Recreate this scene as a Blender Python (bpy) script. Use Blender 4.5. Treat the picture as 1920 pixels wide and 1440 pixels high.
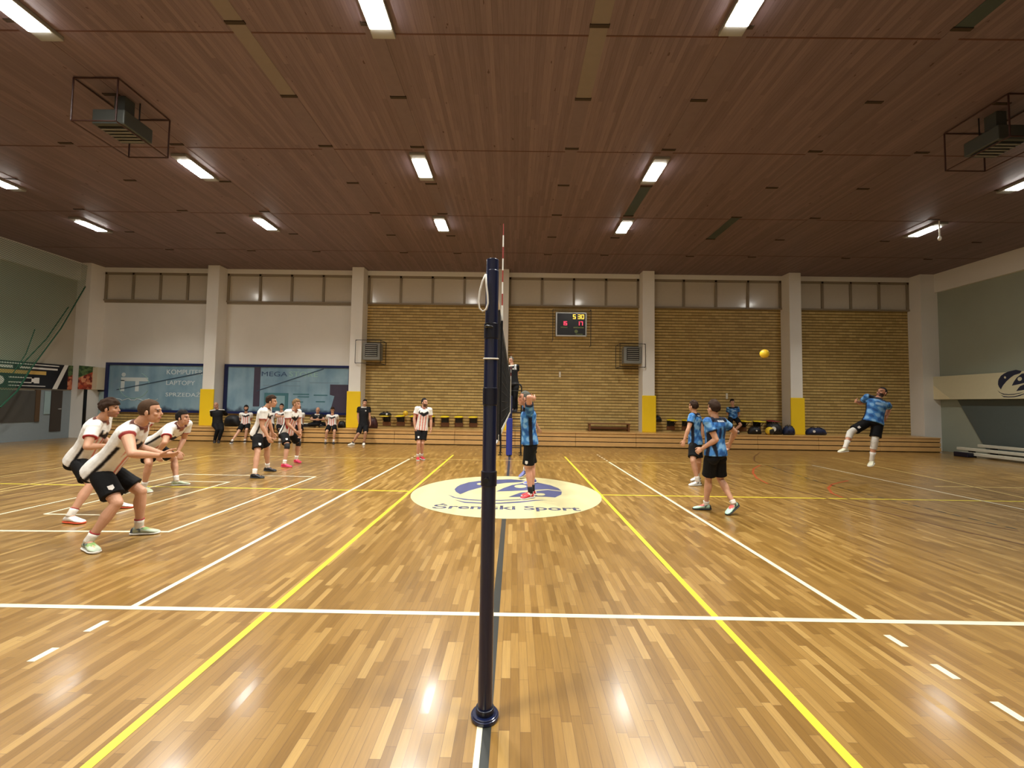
import bpy, bmesh, math, random
import numpy as np
from mathutils import Vector as V, Matrix as M
PI = math.pi
scene = bpy.context.scene
COL = scene.collection
for o in list(bpy.data.objects): bpy.data.objects.remove(o)

# ---------------------------------------------------------------- camera, world, exposure
CAM_H = 1.7155
cam_d = bpy.data.cameras.new('camera'); cam = bpy.data.objects.new('camera', cam_d); COL.objects.link(cam)
cam_d.sensor_width = 36; cam_d.lens = 14.5144; cam_d.clip_end = 100; cam_d.clip_start = 0.05
cr, cu, cf = V((0.999874, 0.005496, 0.014896)), V((-0.014627, -0.046027, 0.998833)), V((-0.006175, 0.998925, 0.045941))
mw = M((cr, cu, -cf)).transposed().to_4x4(); mw.translation = V((0, 0, CAM_H)); cam.matrix_world = mw
scene.camera = cam
world = bpy.data.worlds.new('World'); scene.world = world; world.use_nodes = True
world.node_tree.nodes['Background'].inputs[0].default_value = (0.5, 0.55, 0.6, 1)
world.node_tree.nodes['Background'].inputs[1].default_value = 0.02
vs = scene.view_settings
vs.view_transform = 'Standard'; vs.look = 'None'; vs.gamma = 1; vs.use_curve_mapping = False
vs.exposure = 0.0
LAMP_W = 185.0          # watts of each ceiling floodlight
LAMP_COL = (1.0, 0.985, 0.9)

# ---------------------------------------------------------------- measures of the hall (metres)
XL, XR, YB, YF, ZC = -18.6, 17.75, 17.9, -3.2, 7.4      # left, right, far and near walls, ceiling
YP = 17.3               # front of the pillars
YS, ZS = 16.6, 0.58     # front and top of the low bleacher
X0 = -0.127             # centre line of the volleyball court
Y0 = 3.43               # near sideline
PILX = (-12.9, -6.73, -0.55, 5.62, 11.79)

# ---------------------------------------------------------------- helpers
def sl(c): return tuple((v / 12.92 if v <= 0.04045 else ((v + 0.055) / 1.055) ** 2.4) for v in c)
def rgb(r, g, b): return sl((r / 255, g / 255, b / 255))
MATS = {}
def mat(name, col, rough=0.6, metal=0.0, coat=0.0, emit=None, estr=0.0, noise=0.0, nscale=8.0, bump=0.0, bscale=60.0, spec=0.5):
    if name in MATS: return MATS[name]
    m = bpy.data.materials.new(name); m.use_nodes = True; nt = m.node_tree; b = nt.nodes['Principled BSDF']
    b.inputs['Base Color'].default_value = (*col, 1); b.inputs['Roughness'].default_value = rough
    b.inputs['Metallic'].default_value = metal; b.inputs['Coat Weight'].default_value = coat
    b.inputs['Coat Roughness'].default_value = 0.12; b.inputs['Specular IOR Level'].default_value = spec
    if emit: b.inputs['Emission Color'].default_value = (*emit, 1); b.inputs['Emission Strength'].default_value = estr
    tc = nt.nodes.new('ShaderNodeTexCoord')
    if noise:
        n = nt.nodes.new('ShaderNodeTexNoise'); n.inputs['Scale'].default_value = nscale; n.inputs['Detail'].default_value = 6
        nt.links.new(tc.outputs['Object'], n.inputs['Vector'])
        mx = nt.nodes.new('ShaderNodeMix'); mx.data_type = 'RGBA'
        mx.inputs[6].default_value = (*[c * (1 - noise) for c in col], 1); mx.inputs[7].default_value = (*[min(1, c * (1 + noise)) for c in col], 1)
        nt.links.new(n.outputs['Fac'], mx.inputs[0]); nt.links.new(mx.outputs[2], b.inputs['Base Color'])
    if bump:
        n2 = nt.nodes.new('ShaderNodeTexNoise'); n2.inputs['Scale'].default_value = bscale
        nt.links.new(tc.outputs['Object'], n2.inputs['Vector'])
        bp = nt.nodes.new('ShaderNodeBump'); bp.inputs['Strength'].default_value = bump; bp.inputs['Distance'].default_value = 0.01
        nt.links.new(n2.outputs['Fac'], bp.inputs['Height']); nt.links.new(bp.outputs['Normal'], b.inputs['Normal'])
    MATS[name] = m; return m

def obj(name, bm, m, parent=None, smooth=False, bevel=0.0):
    me = bpy.data.meshes.new(name)
    if isinstance(bm, bmesh.types.BMesh):
        bmesh.ops.recalc_face_normals(bm, faces=bm.faces); bm.to_mesh(me); bm.free()
    else: me = bm
    me.materials.clear(); me.materials.append(m)
    if smooth:
        me.polygons.foreach_set('use_smooth', [True] * len(me.polygons))
    o = bpy.data.objects.new(name, me); COL.objects.link(o)
    if parent is not None: o.parent = parent; o.matrix_parent_inverse = M.Translation(-parent_loc(parent))
    if bevel:
        bv = o.modifiers.new('bevel', 'BEVEL'); bv.width = bevel; bv.segments = 2; bv.limit_method = 'ANGLE'
    return o
def parent_loc(p): return V(p.location) if p.type == 'EMPTY' else V((0, 0, 0))
# every thing's Empty is placed with a plain location (no rotation); parts are built in world
# coordinates and keep them through the parent inverse.  Mesh parents sit at the origin.
def tag(o, label, cat, group=None, kind=None):
    o['label'] = label; o['category'] = cat
    if group: o['group'] = group
    if kind: o['kind'] = kind
    return o
def thing(name, label, cat, loc=(0, 0, 0), group=None):
    o = bpy.data.objects.new(name, None); COL.objects.link(o); o.empty_display_size = 0.1
    o.location = loc
    return tag(o, label, cat, group)
def struct(o): o['kind'] = 'structure'; return o
def B(): return bmesh.new()
def box(bm, x0, x1, y0, y1, z0, z1):
    vs_ = [bm.verts.new(p) for p in ((x0, y0, z0), (x1, y0, z0), (x1, y1, z0), (x0, y1, z0), (x0, y0, z1), (x1, y0, z1), (x1, y1, z1), (x0, y1, z1))]
    for f in ((0, 3, 2, 1), (4, 5, 6, 7), (0, 1, 5, 4), (1, 2, 6, 5), (2, 3, 7, 6), (3, 0, 4, 7)): bm.faces.new([vs_[i] for i in f])
    return bm
def bx(*a): return box(B(), *a)
def quad(bm, *pts): bm.faces.new([bm.verts.new(p) for p in pts]); return bm
def poly(bm, pts, thick):           # prism from planar points moved by vector thick
    t = V(thick); a = [bm.verts.new(V(p)) for p in pts]; b = [bm.verts.new(V(p) + t) for p in pts]
    bm.faces.new(a); bm.faces.new(b[::-1]); n = len(pts)
    for i in range(n): bm.faces.new((a[i], a[(i + 1) % n], b[(i + 1) % n], b[i]))
    return bm
def basis(d, ref=None):
    d = V(d).normalized(); ref = V(ref) if ref is not None else (V((0, 0, 1)) if abs(d.z) < 0.9 else V((0, 1, 0)))
    a = (ref - d * ref.dot(d))
    if a.length < 1e-6: a = d.orthogonal()
    a.normalize(); return a, d.cross(a)
def tube(bm, pts, radii, seg=12, ref=None, cap=0):
    """closed tube; radii numbers or (a, b) pairs, a along ref"""
    pts = [V(p) for p in pts]
    if not hasattr(radii, '__len__'): radii = [radii] * len(pts)
    radii = [r if hasattr(r, '__len__') else (r, r) for r in radii]
    if cap:                       # rounded ends
        d0 = (pts[0] - pts[1]).normalized(); d1 = (pts[-1] - pts[-2]).normalized(); r0, r1 = radii[0], radii[-1]; m0, m1 = min(r0), min(r1)
        pts = [pts[0] + d0 * m0 * .92, pts[0] + d0 * m0 * .6] + pts + [pts[-1] + d1 * m1 * .6, pts[-1] + d1 * m1 * .92]
        radii = [(r0[0] * .4, r0[1] * .4), (r0[0] * .8, r0[1] * .8)] + list(radii) + [(r1[0] * .8, r1[1] * .8), (r1[0] * .4, r1[1] * .4)]
    rings = []; n = len(pts)
    for i, p in enumerate(pts):
        d = (pts[min(i + 1, n - 1)] - pts[max(i - 1, 0)])
        a, b = basis(d, ref)
        if ref is None and i: 
            b = d.normalized().cross(pa); b.normalize(); a = b.cross(d.normalized())
        pa = a
        rings.append([bm.verts.new(p + a * radii[i][0] * math.cos(2 * PI * k / seg) + b * radii[i][1] * math.sin(2 * PI * k / seg)) for k in range(seg)])
    for r, q in zip(rings, rings[1:]):
        for k in range(seg): bm.faces.new((r[k], r[(k + 1) % seg], q[(k + 1) % seg], q[k]))
    bm.faces.new(rings[0][::-1]); bm.faces.new(rings[-1]); return bm
def loft(bm, rows, seg=20):
    """rows: (centre, axis_a * ra, axis_b * rb) -> closed loft"""
    rings = [[bm.verts.new(c + a * math.cos(2 * PI * k / seg) + b * math.sin(2 * PI * k / seg)) for k in range(seg)] for c, a, b in rows]
    for r, q in zip(rings, rings[1:]):
        for k in range(seg): bm.faces.new((r[k], r[(k + 1) % seg], q[(k + 1) % seg], q[k]))
    bm.faces.new(rings[0][::-1]); bm.faces.new(rings[-1]); return bm
def ell(bm, c, ax, r, seg=14, rings=9):
    """ellipsoid with axes ax (three vectors) and radii r"""
    c = V(c); X, Y, Z = [V(a) * k for a, k in zip(ax, r)]
    top = bm.verts.new(c + Z); bot = bm.verts.new(c - Z); R = []
    for i in range(1, rings):
        t = PI * i / rings
        R.append([bm.verts.new(c + Z * math.cos(t) + (X * math.cos(2 * PI * k / seg) + Y * math.sin(2 * PI * k / seg)) * math.sin(t)) for k in range(seg)])
    for k in range(seg):
        bm.faces.new((top, R[0][k], R[0][(k + 1) % seg])); bm.faces.new((bot, R[-1][(k + 1) % seg], R[-1][k]))
    for r_, q in zip(R, R[1:]):
        for k in range(seg): bm.faces.new((r_[k], q[k], q[(k + 1) % seg], r_[(k + 1) % seg]))
    return bm
XYZ = (V((1, 0, 0)), V((0, 1, 0)), V((0, 0, 1)))
def text_mesh(s, origin, ux, uy, width, height, depth=0.004, bold=0.0):
    """solid lettering: s fitted in width x height, lower left at origin, ux / uy unit vectors"""
    c = bpy.data.curves.new('lettering', 'FONT'); c.body = s; c.resolution_u = 3; c.offset = bold
    o = bpy.data.objects.new('lettering', c); COL.objects.link(o)
    dg = bpy.context.evaluated_depsgraph_get(); me = bpy.data.meshes.new_from_object(o.evaluated_get(dg))
    bpy.data.objects.remove(o); bpy.data.curves.remove(c)
    xs = [v.co.x for v in me.vertices]; ys = [v.co.y for v in me.vertices]
    x0, x1, y0, y1 = min(xs), max(xs), min(ys), max(ys)
    origin, ux, uy = V(origin), V(ux), V(uy); n = ux.cross(uy).normalized()
    bm = B(); bm.from_mesh(me); bpy.data.meshes.remove(me)
    for v in bm.verts: v.co = origin + ux * ((v.co.x - x0) / (x1 - x0) * width) + uy * ((v.co.y - y0) / (y1 - y0) * height)
    r = bmesh.ops.extrude_face_region(bm, geom=list(bm.faces))
    bmesh.ops.translate(bm, vec=n * depth, verts=[g for g in r['geom'] if isinstance(g, bmesh.types.BMVert)])
    return bm
class NT:                                   # small node-tree writer
    def __init__(s, name):
        s.m = bpy.data.materials.new(name); s.m.use_nodes = True; s.t = s.m.node_tree; s.b = s.t.nodes['Principled BSDF']
    def n(s, typ, **kw):
        n = s.t.nodes.new(typ)
        for k, v in kw.items(): setattr(n, k, v)
        return n
    def l(s, a, b): s.t.links.new(a, b)
    def math(s, op, a, b=None, c=None):
        n = s.n('ShaderNodeMath', operation=op)
        for i, v in enumerate((a, b, c)):
            if v is None: continue
            if isinstance(v, (int, float)): n.inputs[i].default_value = v
            else: s.l(v, n.inputs[i])
        return n.outputs[0]
    def ramp(s, fac, stops):
        n = s.n('ShaderNodeValToRGB'); e = n.color_ramp.elements
        while len(e) < len(stops): e.new(0.5)
        for i, (p, c) in enumerate(stops): e[i].position = p; e[i].color = (*c, 1)
        s.l(fac, n.inputs[0]); return n.outputs[0]
    def mix(s, fac, a, b, typ='MIX'):
        n = s.n('ShaderNodeMix', data_type='RGBA', blend_type=typ)
        for i, v in ((0, fac), (6, a), (7, b)):
            if isinstance(v, (int, float)): n.inputs[i].default_value = v
            elif isinstance(v, tuple): n.inputs[i].default_value = (*v, 1)
            else: s.l(v, n.inputs[i])
        return n.outputs[2]
    def xyz(s, what='Object'):
        tc = s.n('ShaderNodeTexCoord'); sp = s.n('ShaderNodeSeparateXYZ'); s.l(tc.outputs[what], sp.inputs[0]); return sp.outputs, tc.outputs[what]
    def white(s, *v):
        n = s.n('ShaderNodeTexWhiteNoise', noise_dimensions='2D'); c = s.n('ShaderNodeCombineXYZ')
        for i, x in enumerate(v): s.l(x, c.inputs[i])
        s.l(c.outputs[0], n.inputs[0]); return n.outputs[0]
    def noise(s, vec, scale, detail=4, sc=None):
        n = s.n('ShaderNodeTexNoise'); n.inputs['Scale'].default_value = scale; n.inputs['Detail'].default_value = detail
        if sc:
            mp = s.n('ShaderNodeMapping'); mp.inputs['Scale'].default_value = sc; s.l(vec, mp.inputs[0]); vec = mp.outputs[0]
        s.l(vec, n.inputs['Vector']); return n.outputs['Fac']
    def bump(s, h, strength, dist=0.01):
        n = s.n('ShaderNodeBump'); n.inputs['Strength'].default_value = strength; n.inputs['Distance'].default_value = dist
        s.l(h, n.inputs['Height']); s.l(n.outputs[0], s.b.inputs['Normal'])
    def set(s, **kw):
        for k, v in kw.items():
            i = s.b.inputs[k.replace('_', ' ')]
            if isinstance(v, (int, float)): i.default_value = v
            elif isinstance(v, tuple): i.default_value = (*v, 1)
            else: s.l(v, i)
        return s.m
def strips(nt, along, across, width, length):
    """running boards: returns per-board random value and a gap mask (1 in the gap)"""
    r = nt.math('DIVIDE', across, width); row = nt.math('FLOOR', r); fr = nt.math('FRACT', r)
    off = nt.white(row, row)
    q = nt.math('ADD', nt.math('DIVIDE', along, length), nt.math('MULTIPLY', off, 7.3))
    colm = nt.math('FLOOR', q); fq = nt.math('FRACT', q)
    rnd = nt.white(row, colm)
    ga = nt.math('LESS_THAN', nt.math('MINIMUM', fr, nt.math('SUBTRACT', 1.0, fr)), 0.0011 / width)
    gb = nt.math('LESS_THAN', nt.math('MINIMUM', fq, nt.math('SUBTRACT', 1.0, fq)), 0.0012 / length)
    return rnd, nt.math('MAXIMUM', ga, gb), row
EMBLEM = {
 'B1': [(-1.153,8.207),(-1.137,8.464),(-1.097,8.651),(-0.953,8.937),(-0.764,9.109),(-0.519,9.254),(-0.051,9.371),(0.278,9.235),(0.181,9.056),(-0.16,8.933),(-0.378,8.743),(-0.641,8.43),(-0.859,8.083),(-0.981,7.768),(-1.089,7.97)],
 'B2': [(-0.326,8.056),(-0.192,8.403),(-0.023,8.717),(0.272,9.028),(0.524,9.037),(0.776,8.781),(0.92,8.47),(0.956,8.221),(0.697,8.35),(0.375,8.245),(-0.041,8.126)],
 'B3': [(-0.084,7.6),(0.021,7.798),(0.142,7.997),(0.37,8.128),(0.692,8.29),(0.954,8.153),(0.914,7.89),(0.774,7.636),(0.603,7.675),(0.43,7.697),(0.156,7.643)],
 'S1': [(-1.212,7.734),(-1.023,7.508),(-0.782,7.386),(-0.554,7.347),(-0.221,7.37),(0.125,7.45),(0.403,7.551),(0.124,7.402),(-0.219,7.307),(-0.549,7.284),(-0.849,7.326),(-1.08,7.504)],
 'S2': [(-1.026,7.33),(-0.834,7.203),(-0.539,7.155),(-0.214,7.17),(0.123,7.292),(0.396,7.413),(0.622,7.429),(0.393,7.349),(0.121,7.193),(-0.212,7.096),(-0.533,7.082),(-0.824,7.114)],
 'E1': [(0.277,8.599),(0.263,8.528),(0.227,8.47),(0.176,8.436),(0.121,8.432),(0.072,8.458),(0.037,8.51),(0.025,8.578),(0.038,8.65),(0.073,8.71),(0.125,8.747),(0.182,8.751),(0.233,8.723),(0.267,8.668)],
 'E2': [(0.608,7.867),(0.594,7.82),(0.564,7.781),(0.523,7.758),(0.479,7.755),(0.441,7.772),(0.416,7.807),(0.408,7.853),(0.42,7.901),(0.45,7.941),(0.492,7.965),(0.537,7.969),(0.576,7.95),(0.601,7.914)],
 'E3': [(-0.64,8.778),(-0.644,8.727),(-0.664,8.689),(-0.693,8.673),(-0.725,8.684),(-0.751,8.719),(-0.763,8.768),(-0.76,8.82),(-0.74,8.859),(-0.71,8.876),(-0.678,8.864),(-0.652,8.829)],
}
PEOPLE = {
 'p1': [1.93, (-4.917, 4.95, 0.85), (-4.448, 4.9, 1.4), (-4.328, 4.9, 1.547), (-4.427, 4.724, 1.296), (-4.231, 4.587, 1.089), (-4.158, 4.846, 1.04), (-4.866, 4.862, 0.85), (-4.562, 4.792, 0.496), (-4.742, 4.672, 0.102), (-4.54, 4.574, 0), (-4.815, 4.707, 0), (-4.537, 5.083, 1.423), (-4.564, 5.019, 1.114), (-4.32, 5.102, 1.025), (-4.969, 5.037, 0.85), (-4.635, 5.173, 0.546), (-4.682, 5.228, 0.102), (-4.465, 5.287, 0), (-4.76, 5.206, -0), (0.862, 0.507, 0), (0.924, 0.382, -0.03)],
 'p2': [1.9, (-6.333, 6.042, 0.809), (-6.004, 5.992, 1.391), (-5.889, 5.992, 1.548), (-5.947, 5.83, 1.284), (-5.865, 5.677, 1.025), (-5.858, 5.946, 1.012), (-6.276, 5.959, 0.809), (-5.955, 5.857, 0.489), (-6.008, 5.651, 0.1), (-5.787, 5.627, 0), (-6.086, 5.659, 0), (-6.113, 6.161, 1.406), (-6.109, 6.129, 1.097), (-5.862, 6.07, 1.007), (-6.39, 6.124, 0.809), (-6.085, 6.179, 0.463), (-6.114, 6.432, 0.1), (-5.897, 6.478, 0), (-6.191, 6.416, 0), (0.824, 0.567, 0), (0.924, 0.382, -0.03)],
 'p3': [1.9, (-6.916, 7.858, 0.799), (-6.235, 7.708, 1.211), (-6.175, 7.688, 1.342), (-6.299, 7.527, 1.147), (-6.198, 7.341, 0.92), (-6.38, 7.42, 0.738), (-6.897, 7.76, 0.799), (-6.613, 7.517, 0.522), (-6.736, 7.578, 0.1), (-6.529, 7.499, 0), (-6.81, 7.606, 0), (-6.26, 7.909, 1.221), (-6.369, 7.98, 0.938), (-6.356, 7.839, 0.709), (-6.936, 7.957, 0.799), (-6.771, 8.264, 0.492), (-6.605, 8.139, 0.1), (-6.407, 8.239, 0), (-6.675, 8.103, -0), (0.981, 0.196, 0), (0.993, 0.102, 0.051)],
 'p4': [1.93, (-5.859, 9.491, 0.939), (-5.676, 9.441, 1.523), (-5.565, 9.441, 1.665), (-5.626, 9.262, 1.436), (-5.635, 9.236, 1.121), (-5.522, 9.281, 0.876), (-5.821, 9.397, 0.939), (-5.686, 9.201, 0.526), (-5.638, 9.046, 0.102), (-5.414, 9.017, 0), (-5.717, 9.056, 0), (-5.757, 9.63, 1.508), (-5.718, 9.631, 1.195), (-5.67, 9.713, 0.938), (-5.898, 9.586, 0.939), (-5.858, 9.833, 0.539), (-5.886, 9.937, 0.102), (-5.663, 9.905, -0), (-5.966, 9.949, 0), (0.925, 0.381, 0), (0.949, 0.31, -0.052)],
 'p5': [1.84, (-6.018, 10.967, 0.844), (-5.838, 10.917, 1.44), (-5.766, 10.917, 1.59), (-5.899, 10.737, 1.39), (-5.878, 10.731, 1.09), (-5.713, 10.802, 0.9), (-6.042, 10.872, 0.844), (-5.824, 10.655, 0.516), (-5.829, 10.562, 0.097), (-5.618, 10.52, 0), (-5.904, 10.577, 0), (-5.806, 11.104, 1.393), (-5.775, 11.102, 1.093), (-5.724, 11.055, 0.842), (-5.995, 11.061, 0.844), (-5.903, 11.362, 0.523), (-5.954, 11.371, 0.097), (-5.774, 11.254, -0), (-6.019, 11.413, -0), (0.97, -0.243, 0), (0.998, -0.053, -0.032)],
 'p6': [1.82, (-2.756, 12.329, 0.915), (-2.7, 12.329, 1.535), (-2.676, 12.309, 1.686), (-2.879, 12.263, 1.5), (-2.953, 12.233, 1.213), (-2.925, 12.223, 0.957), (-2.846, 12.295, 0.915), (-2.783, 12.142, 0.502), (-2.822, 12.259, 0.096), (-2.769, 12.054, 0), (-2.841, 12.333, 0), (-2.53, 12.394, 1.469), (-2.5, 12.443, 1.176), (-2.483, 12.394, 0.924), (-2.666, 12.362, 0.915), (-2.695, 12.242, 0.488), (-2.743, 12.398, 0.096), (-2.625, 12.221, 0), (-2.785, 12.461, 0), (0.349, -0.937, 0), (0.862, -0.507, 0.03)],
 'coach': [1.8, (-5.949, 16.35, 0.735), (-5.969, 16.4, 1.461), (-5.931, 16.37, 1.631), (-6.146, 16.349, 1.409), (-6.165, 16.331, 1.115), (-6.136, 16.329, 0.862), (-6.041, 16.326, 0.735), (-6.009, 15.999, 0.443), (-6.238, 16.057, 0.095), (-6.351, 15.88, 0), (-6.197, 16.12, 0), (-5.789, 16.444, 1.413), (-5.753, 16.445, 1.12), (-5.715, 16.445, 0.868), (-5.857, 16.374, 0.735), (-5.744, 16.027, 0.489), (-5.834, 16.14, 0.095), (-5.777, 15.938, 0), (-5.854, 16.212, 0), (0.254, -0.967, 0), (0.254, -0.967, 0)],
 'b1': [1.93, (0.288, 7.662, 1.008), (0.256, 7.662, 1.627), (0.184, 7.662, 1.799), (0.238, 7.86, 1.573), (0.215, 8.08, 1.799), (0.319, 7.828, 1.818), (0.278, 7.764, 1.008), (0.343, 7.833, 0.546), (0.361, 7.763, 0.102), (0.156, 7.67, 0), (0.434, 7.796, 0), (0.279, 7.465, 1.575), (0.254, 7.266, 1.819), (0.351, 7.521, 1.805), (0.299, 7.561, 1.008), (0.27, 7.636, 0.544), (0.317, 7.562, 0.102), (0.137, 7.427, 0), (0.382, 7.61, 0), (-0.995, -0.102, 0), (-0.995, 0, 0.1)],
 'b2': [1.94, (0.354, 9.264, 0.944), (0.321, 9.264, 1.621), (0.247, 9.264, 1.799), (0.303, 9.463, 1.566), (0.264, 9.657, 1.318), (0.308, 9.799, 1.086), (0.343, 9.366, 0.944), (0.426, 9.132, 0.525), (0.421, 8.94, 0.102), (0.228, 8.822, 0), (0.49, 8.982, 0), (0.344, 9.066, 1.568), (0.421, 9.303, 1.371), (0.55, 9.408, 1.151), (0.364, 9.162, 0.944), (0.327, 9.25, 0.479), (0.269, 9.589, 0.185), (0.139, 9.458, 0.018), (0.346, 9.665, 0.112), (-0.995, -0.102, 0), (-0.99, 0.099, 0.099)],
 'b3': [1.84, (4.054, 9.308, 0.902), (4.045, 9.308, 1.533), (4.022, 9.308, 1.694), (4.164, 9.455, 1.483), (4.259, 9.397, 1.203), (4.226, 9.39, 0.945), (4.114, 9.384, 0.902), (4.173, 9.384, 0.456), (4.241, 9.609, 0.097), (4.051, 9.511, -0), (4.309, 9.644, -0), (3.928, 9.16, 1.48), (3.818, 9.085, 1.209), (3.735, 9.096, 0.963), (3.993, 9.232, 0.902), (3.886, 9.026, 0.516), (3.977, 9.006, 0.097), (3.769, 8.954, 0), (4.052, 9.025, 0), (-0.781, 0.625, 0), (-0.506, 0.861, 0.051)],
 'b4': [1.84, (3.268, 6.753, 0.958), (3.272, 6.753, 1.51), (3.247, 6.753, 1.67), (3.435, 6.848, 1.458), (3.676, 6.915, 1.289), (3.68, 7.08, 1.088), (3.351, 6.801, 0.958), (3.416, 6.904, 0.525), (3.511, 6.67, 0.177), (3.371, 6.61, -0.002), (3.613, 6.715, 0.122), (3.108, 6.658, 1.46), (3.204, 6.588, 1.183), (3.05, 6.728, 1.026), (3.184, 6.704, 0.958), (3.207, 6.862, 0.529), (3.199, 6.935, 0.097), (2.984, 6.945, 0), (3.275, 6.931, 0), (-0.503, 0.865, 0), (-0.36, 0.931, 0.06)],
 'b5': [1.92, (8.369, 9.7, 1.401), (8.586, 9.82, 1.94), (8.735, 9.87, 2.082), (8.405, 9.88, 1.98), (8.472, 10.152, 1.837), (8.247, 10.004, 1.873), (8.271, 9.725, 1.401), (7.871, 9.731, 1.155), (7.627, 9.6, 0.803), (7.421, 9.52, 0.695), (7.704, 9.63, 0.704), (8.729, 9.739, 1.803), (8.962, 9.937, 1.73), (8.818, 9.854, 1.515), (8.467, 9.675, 1.401), (8.313, 9.609, 0.963), (8.278, 9.657, 0.519), (8.118, 9.534, 0.378), (8.356, 9.716, 0.434), (-0.25, -0.968, 0), (-0.876, -0.299, 0.378)],
 'b6': [1.8, (9.202, 17.45, 1.25), (9.171, 17.4, 1.677), (9.134, 17.37, 1.878), (8.99, 17.417, 1.615), (9.047, 17.599, 1.391), (9.191, 17.518, 1.197), (9.108, 17.455, 1.25), (8.932, 17.202, 0.936), (9.245, 17.134, 0.665), (9.146, 16.95, 0.57), (9.281, 17.2, 0.57), (9.359, 17.395, 1.64), (9.473, 17.469, 1.378), (9.312, 17.507, 1.184), (9.297, 17.445, 1.25), (9.342, 17.127, 0.95), (9.033, 17.142, 0.665), (9.014, 16.933, 0.57), (9.04, 17.217, 0.57), (-0.05, -0.999, 0), (-0.099, -0.99, -0.099)],
 's1': [1.8, (-11.763, 16.38, 0.708), (-11.826, 16.43, 1.267), (-11.876, 16.4, 1.436), (-11.992, 16.359, 1.204), (-12.132, 16.557, 1.035), (-11.882, 16.581, 1.081), (-11.852, 16.347, 0.708), (-11.554, 16.099, 0.499), (-11.663, 16.132, 0.095), (-11.55, 15.955, 0), (-11.704, 16.195, 0), (-11.648, 16.492, 1.231), (-11.693, 16.742, 1.08), (-11.899, 16.595, 1.119), (-11.674, 16.413, 0.708), (-11.404, 16.132, 0.505), (-11.492, 16.105, 0.095), (-11.37, 15.934, 0), (-11.535, 16.166, 0), (0.352, -0.936, 0), (0.301, -0.954, 0)],
 's2': [1.66, (-10.827, 16.66, 0.715), (-10.847, 16.69, 1.148), (-10.836, 16.66, 1.342), (-11.001, 16.617, 1.099), (-11.094, 16.737, 0.873), (-10.918, 16.678, 0.728), (-10.907, 16.624, 0.715), (-10.86, 16.28, 0.412), (-10.888, 15.984, 0.088), (-10.823, 15.801, 0), (-10.911, 16.049, 0), (-10.689, 16.756, 1.104), (-10.753, 16.883, 0.872), (-10.836, 16.718, 0.727), (-10.747, 16.696, 0.715), (-10.611, 16.4, 0.473), (-10.645, 16.377, 0.088), (-10.539, 16.215, 0), (-10.682, 16.435, 0), (0.406, -0.914, 0), (0.406, -0.914, 0)],
 's3': [1.66, (-9.855, 16.66, 0.715), (-9.872, 16.69, 1.152), (-9.863, 16.66, 1.346), (-10.038, 16.652, 1.102), (-10.112, 16.8, 0.885), (-9.993, 16.725, 0.696), (-9.941, 16.642, 0.715), (-9.782, 16.357, 0.474), (-9.775, 16.378, 0.088), (-9.675, 16.212, 0), (-9.81, 16.438, 0), (-9.703, 16.721, 1.11), (-9.79, 16.811, 0.868), (-9.786, 16.669, 0.681), (-9.77, 16.678, 0.715), (-9.623, 16.386, 0.474), (-9.647, 16.379, 0.088), (-9.549, 16.212, 0), (-9.682, 16.438, 0), (0.2, -0.98, 0), (0.2, -0.98, 0)],
 's4': [1.7, (-9.392, 16.66, 0.715), (-9.409, 16.69, 1.223), (-9.4, 16.66, 1.418), (-9.579, 16.652, 1.172), (-9.462, 16.438, 1.037), (-9.228, 16.382, 1.042), (-9.48, 16.642, 0.715), (-9.273, 16.364, 0.486), (-9.266, 16.38, 0.09), (-9.169, 16.208, 0), (-9.301, 16.442, 0), (-9.237, 16.722, 1.18), (-9.102, 16.54, 1.018), (-9.263, 16.367, 1.063), (-9.304, 16.678, 0.715), (-9.066, 16.43, 0.482), (-9.033, 16.381, 0.09), (-8.937, 16.207, 0), (-9.067, 16.443, 0), (0.2, -0.98, 0), (0.2, -0.98, 0)],
 's5': [1.66, (-8.701, 16.66, 0.715), (-8.715, 16.69, 1.18), (-8.707, 16.66, 1.374), (-8.881, 16.653, 1.131), (-8.932, 16.753, 0.883), (-8.806, 16.693, 0.694), (-8.787, 16.642, 0.715), (-8.661, 16.343, 0.472), (-8.693, 16.38, 0.088), (-8.602, 16.209, 0), (-8.725, 16.441, 0), (-8.546, 16.721, 1.136), (-8.613, 16.85, 0.906), (-8.615, 16.833, 0.671), (-8.615, 16.678, 0.715), (-8.447, 16.398, 0.474), (-8.46, 16.38, 0.088), (-8.371, 16.208, 0), (-8.491, 16.442, 0), (0.2, -0.98, 0), (0.2, -0.98, 0)],
 's7': [1.66, (-7.332, 16.66, 0.715), (-7.339, 16.69, 1.125), (-7.333, 16.66, 1.319), (-7.505, 16.653, 1.079), (-7.626, 16.793, 0.88), (-7.56, 16.712, 0.669), (-7.418, 16.642, 0.715), (-7.383, 16.324, 0.466), (-7.442, 16.382, 0.088), (-7.362, 16.205, 0), (-7.471, 16.445, 0), (-7.171, 16.721, 1.079), (-7.196, 16.906, 0.882), (-7.237, 16.874, 0.652), (-7.247, 16.678, 0.715), (-7.099, 16.386, 0.474), (-7.124, 16.382, 0.088), (-7.047, 16.204, 0), (-7.152, 16.446, 0), (0.2, -0.98, 0), (0.195, -0.877, -0.439)],
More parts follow.
